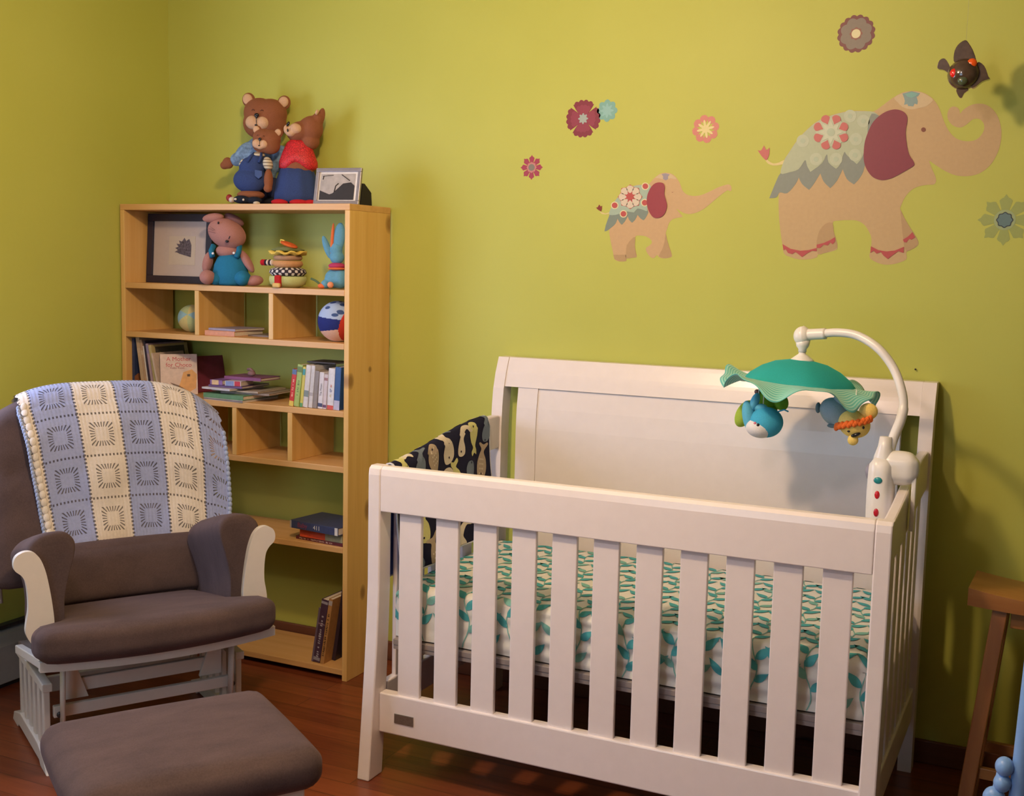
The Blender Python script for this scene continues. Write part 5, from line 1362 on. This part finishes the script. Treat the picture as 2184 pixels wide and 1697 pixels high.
# flat stack in the middle of the third shelf
G4 = 'books piled flat in the middle of the third shelf'
z = S3
stk = [('thin white book at the bottom of the middle pile', .007, .185, .20, (.64, .60, .58), -1.095, .600, -3, (.2, .15, .15)),
       ('green hardback second from the bottom of the middle pile', .016, .190, .20, (.12, .26, .13), -1.100, .604, -3, None),
       ('wide grey paperback in the middle pile', .007, .205, .20, (.30, .24, .20), -1.040, .628, 6, None),
       ('thin beige booklet in the middle pile under the white one', .006, .200, .19, (.44, .36, .28), -1.075, .620, 4, None),
       ('white spined book in the middle pile above the beige booklet', .007, .140, .18, (.62, .58, .60), -1.105, .602, -6, None),
       ('dark purple book in the middle pile under the blocks', .008, .150, .17, (.13, .06, .17), -1.085, .615, 2, None)]
for lb_, th_, hh, dd, col, x, y, ya, sp in stk:
    book(lb_, th_, hh, dd, col, (x, y, z), flat=True, yaw=R(ya), group=G4, spine=sp); z += th_+.0006
ZT = z
cbk = book('chunky purple and cream board book on the left of the middle pile', .018, .055, .12, (.22, .10, .30), (-1.075, .612, ZT), flat=True, yaw=R(2), group=G4, marks=[('band', .15, .7, (.66, .44, .22))])
book('small board book with blue and red cover on the right of the middle pile', .018, .065, .10, (.56, .50, .52), (-1.005, .610, ZT), flat=True, yaw=R(10), group=G4, marks=[('band', .05, .55, (.20, .26, .50)), ('band', .6, .95, (.50, .03, .05))])
book('plum coloured book lying across the top of the middle pile', .012, .165, .12, (.22, .06, .16), (-1.045, .655, ZT+.0186), flat=True, yaw=R(1), group=G4)
fg = thing('toy_figure', 'tiny dusty pink curled toy on top of the middle book pile', 'toy', (-.955, .70, ZT+.0312))
mb = MB(); mb.ell((0, 0, .010), (.016, .012, .010)); mb.build('body', fabric('dusty_pink', (.26, .15, .14)), fg); mb = MB(); mb.tube([(.01, 0, .016), (-.004, 0, .026), (-.018, 0, .024)], .005, 8); mb.build('tail', fabric('dusty_pink', (.26, .15, .14)), fg)

# right-hand row of small books
G5 = 'small books standing at the right of the third shelf'
row = [('red spined book leaning at the left end of the right-hand row', 0.019, .132, (.55, .03, .02), 8, [('band', 0, .14, (.68, .50, .08)), ('band', .86, 1, (.10, .16, .32)), ('text', '#11', (.5, .011, 90), (.75, .45, .30))]),
 ('yellow-green spined book leaning beside the red one', 0.022, .150, (.36, .46, .12), 8, [('band', .82, .95, (.12, .20, .05)), ('text', '#9', (.45, .012, 90), (.10, .20, .05))]),
 ('yellow spined book with teal top in the right-hand row', 0.012, .143, (.60, .52, .10), 7, [('band', .80, .95, (.05, .30, .30)), ('band', 0, .1, (.10, .30, .12))]),
 ('whiteish spined book next to the yellow one with teal top', 0.020, .150, (.62, .58, .56), 6, [('band', .25, .40, (.20, .24, .22))]),
 ('second whiteish spined book, right of its near twin', 0.016, .150, (.58, .55, .54), 5, [('band', .28, .36, (.40, .36, .36))]),
 ('grey sparkly spined book in the right-hand row', 0.018, .132, (.26, .22, .20), 4, None),
 ('white spined book with small black emblem at its foot', 0.019, .128, (.66, .62, .64), 3, [('band', .05, .15, (.05, .06, .14)), ('text', 'The Mitten', (.52, .010, 90), (.10, .10, .12))]),
 ('slim pinkish spined book right of the black emblem one', 0.015, .122, (.60, .52, .54), 3, [('band', .04, .12, (.12, .05, .12)), ('band', .82, .9, (.30, .14, .14))]),
 ('white spined book with coloured letters abc', 0.026, .144, (.66, .64, .66), 2, [('band', .0, .10, (.55, .08, .06)), ('text', 'a', (.58, .018, 0), (.55, .10, .02)), ('text', 'b', (.46, .018, 0), (.06, .10, .30)), ('text', 'c', (.34, .018, 0), (.50, .36, .04))]),
 ('dark blue spined book at the right end of the row', 0.024, .150, (.03, .09, .26), 2, [('band', .0, .22, (.45, .45, .60))])]
xx = at(617, 866, .615).x
LN = [7, 7, 6, 6, 5, 5, 4, 4, 3, 3, 3]
for i, (lb_, th_, hh, col, dg_, mk) in enumerate(row):
    dg_ = LN[i]
    book(lb_, th_, hh, .13, col, (xx, .612, S3), lean=R(dg_*1.0), group=G5, marks=mk)
    xx += th_/cos(R(dg_)) + .0012 + .15*(math.tan(R(dg_))-math.tan(R(LN[i+1])))
book('dark flat book resting across the tops of the right-hand row', .005, .12, .10, (.05, .04, .04), (at(660, 766, .66).x, .645, S3+.156), flat=True, yaw=R(0), group=G5)

# fifth shelf: three flat books
S5 = .481; G6 = 'books lying flat on the fifth shelf'
book('maroon paperback at the bottom of the fifth shelf pile', .012, .215, .16, (.12, .02, .025), (-.700, .625, S5), flat=True, yaw=R(-6), group=G6, marks=[('text', '#32', (.42, .0095, 0), (.50, .36, .30))])
book('orange-red and olive book in the middle of the fifth shelf pile', .030, .19, .15, (.38, .36, .20), (-.678, .618, S5+.0125), flat=True, yaw=R(-4), group=G6, marks=[('band', 0, .60, (.72, .09, .03))])
book('thick navy book titled Baby 411 on top of the fifth shelf pile', .028, .225, .17, (.05, .06, .13), (-.712, .606, S5+.0431), flat=True, yaw=R(-7), group=G6, marks=[('band', .0, .03, (.45, .40, .35)), ('text', 'Baby', (.26, .024, 0), (.30, .05, .08)), ('text', '411', (.56, .022, 0), (.70, .66, .60)), ('band', .93, .99, (.70, .66, .60))])

# lowest shelf: leaning books
S6 = .041; G7 = 'books leaning at the right of the lowest shelf'
xb = at(662, 1408, .61).x
book('thin grey-purple book leaning at the left of the lowest shelf group', 0.008, .205, .19, (.16, .12, .17), (xb, .615, S6), lean=R(9), group=G7)
book('dark plum book with silver spine lettering on the lowest shelf', 0.028, .238, .20, (.07, .035, .065), (xb+.010, .612, S6), lean=R(9), group=G7, marks=[('band', .93, .97, (.34, .32, .36)), ('band', .03, .08, (.30, .28, .32)), ('band', .60, .62, (.25, .15, .2)), ('text', '#19', (.42, .016, 90), (.45, .42, .46))])
book('tan and gold spined book leaning beside the dark plum one', 0.016, .245, .20, (.46, .24, .08), (xb+.0400, .612, S6), lean=R(9), group=G7, marks=[('band', .90, .97, (.45, .40, .38)), ('text', '#24', (.45, .013, 90), (.10, .05, .02))])
book('black tall book leaning behind the tan one on the lowest shelf', 0.014, .30, .19, (.035, .02, .03), (xb+.0575, .66, S6), lean=R(9), group=G7)

nl = on_wall(1953, 787)
nt_ = thing('nail', 'tiny dark nail in the green wall above the right back corner of the crib', 'nail', (nl[0], WALL_Y, nl[1]))
mb = MB(); mb.lathe([(0, .0), (.0012, .0), (.0012, .006), (.0028, .0065), (.0028, .008), (0, .008)], 10, 0, RX(R(90))); mb.build('nail_head', plain('dark_nail', (.03, .02, .015), .4, metal=.5), nt_)
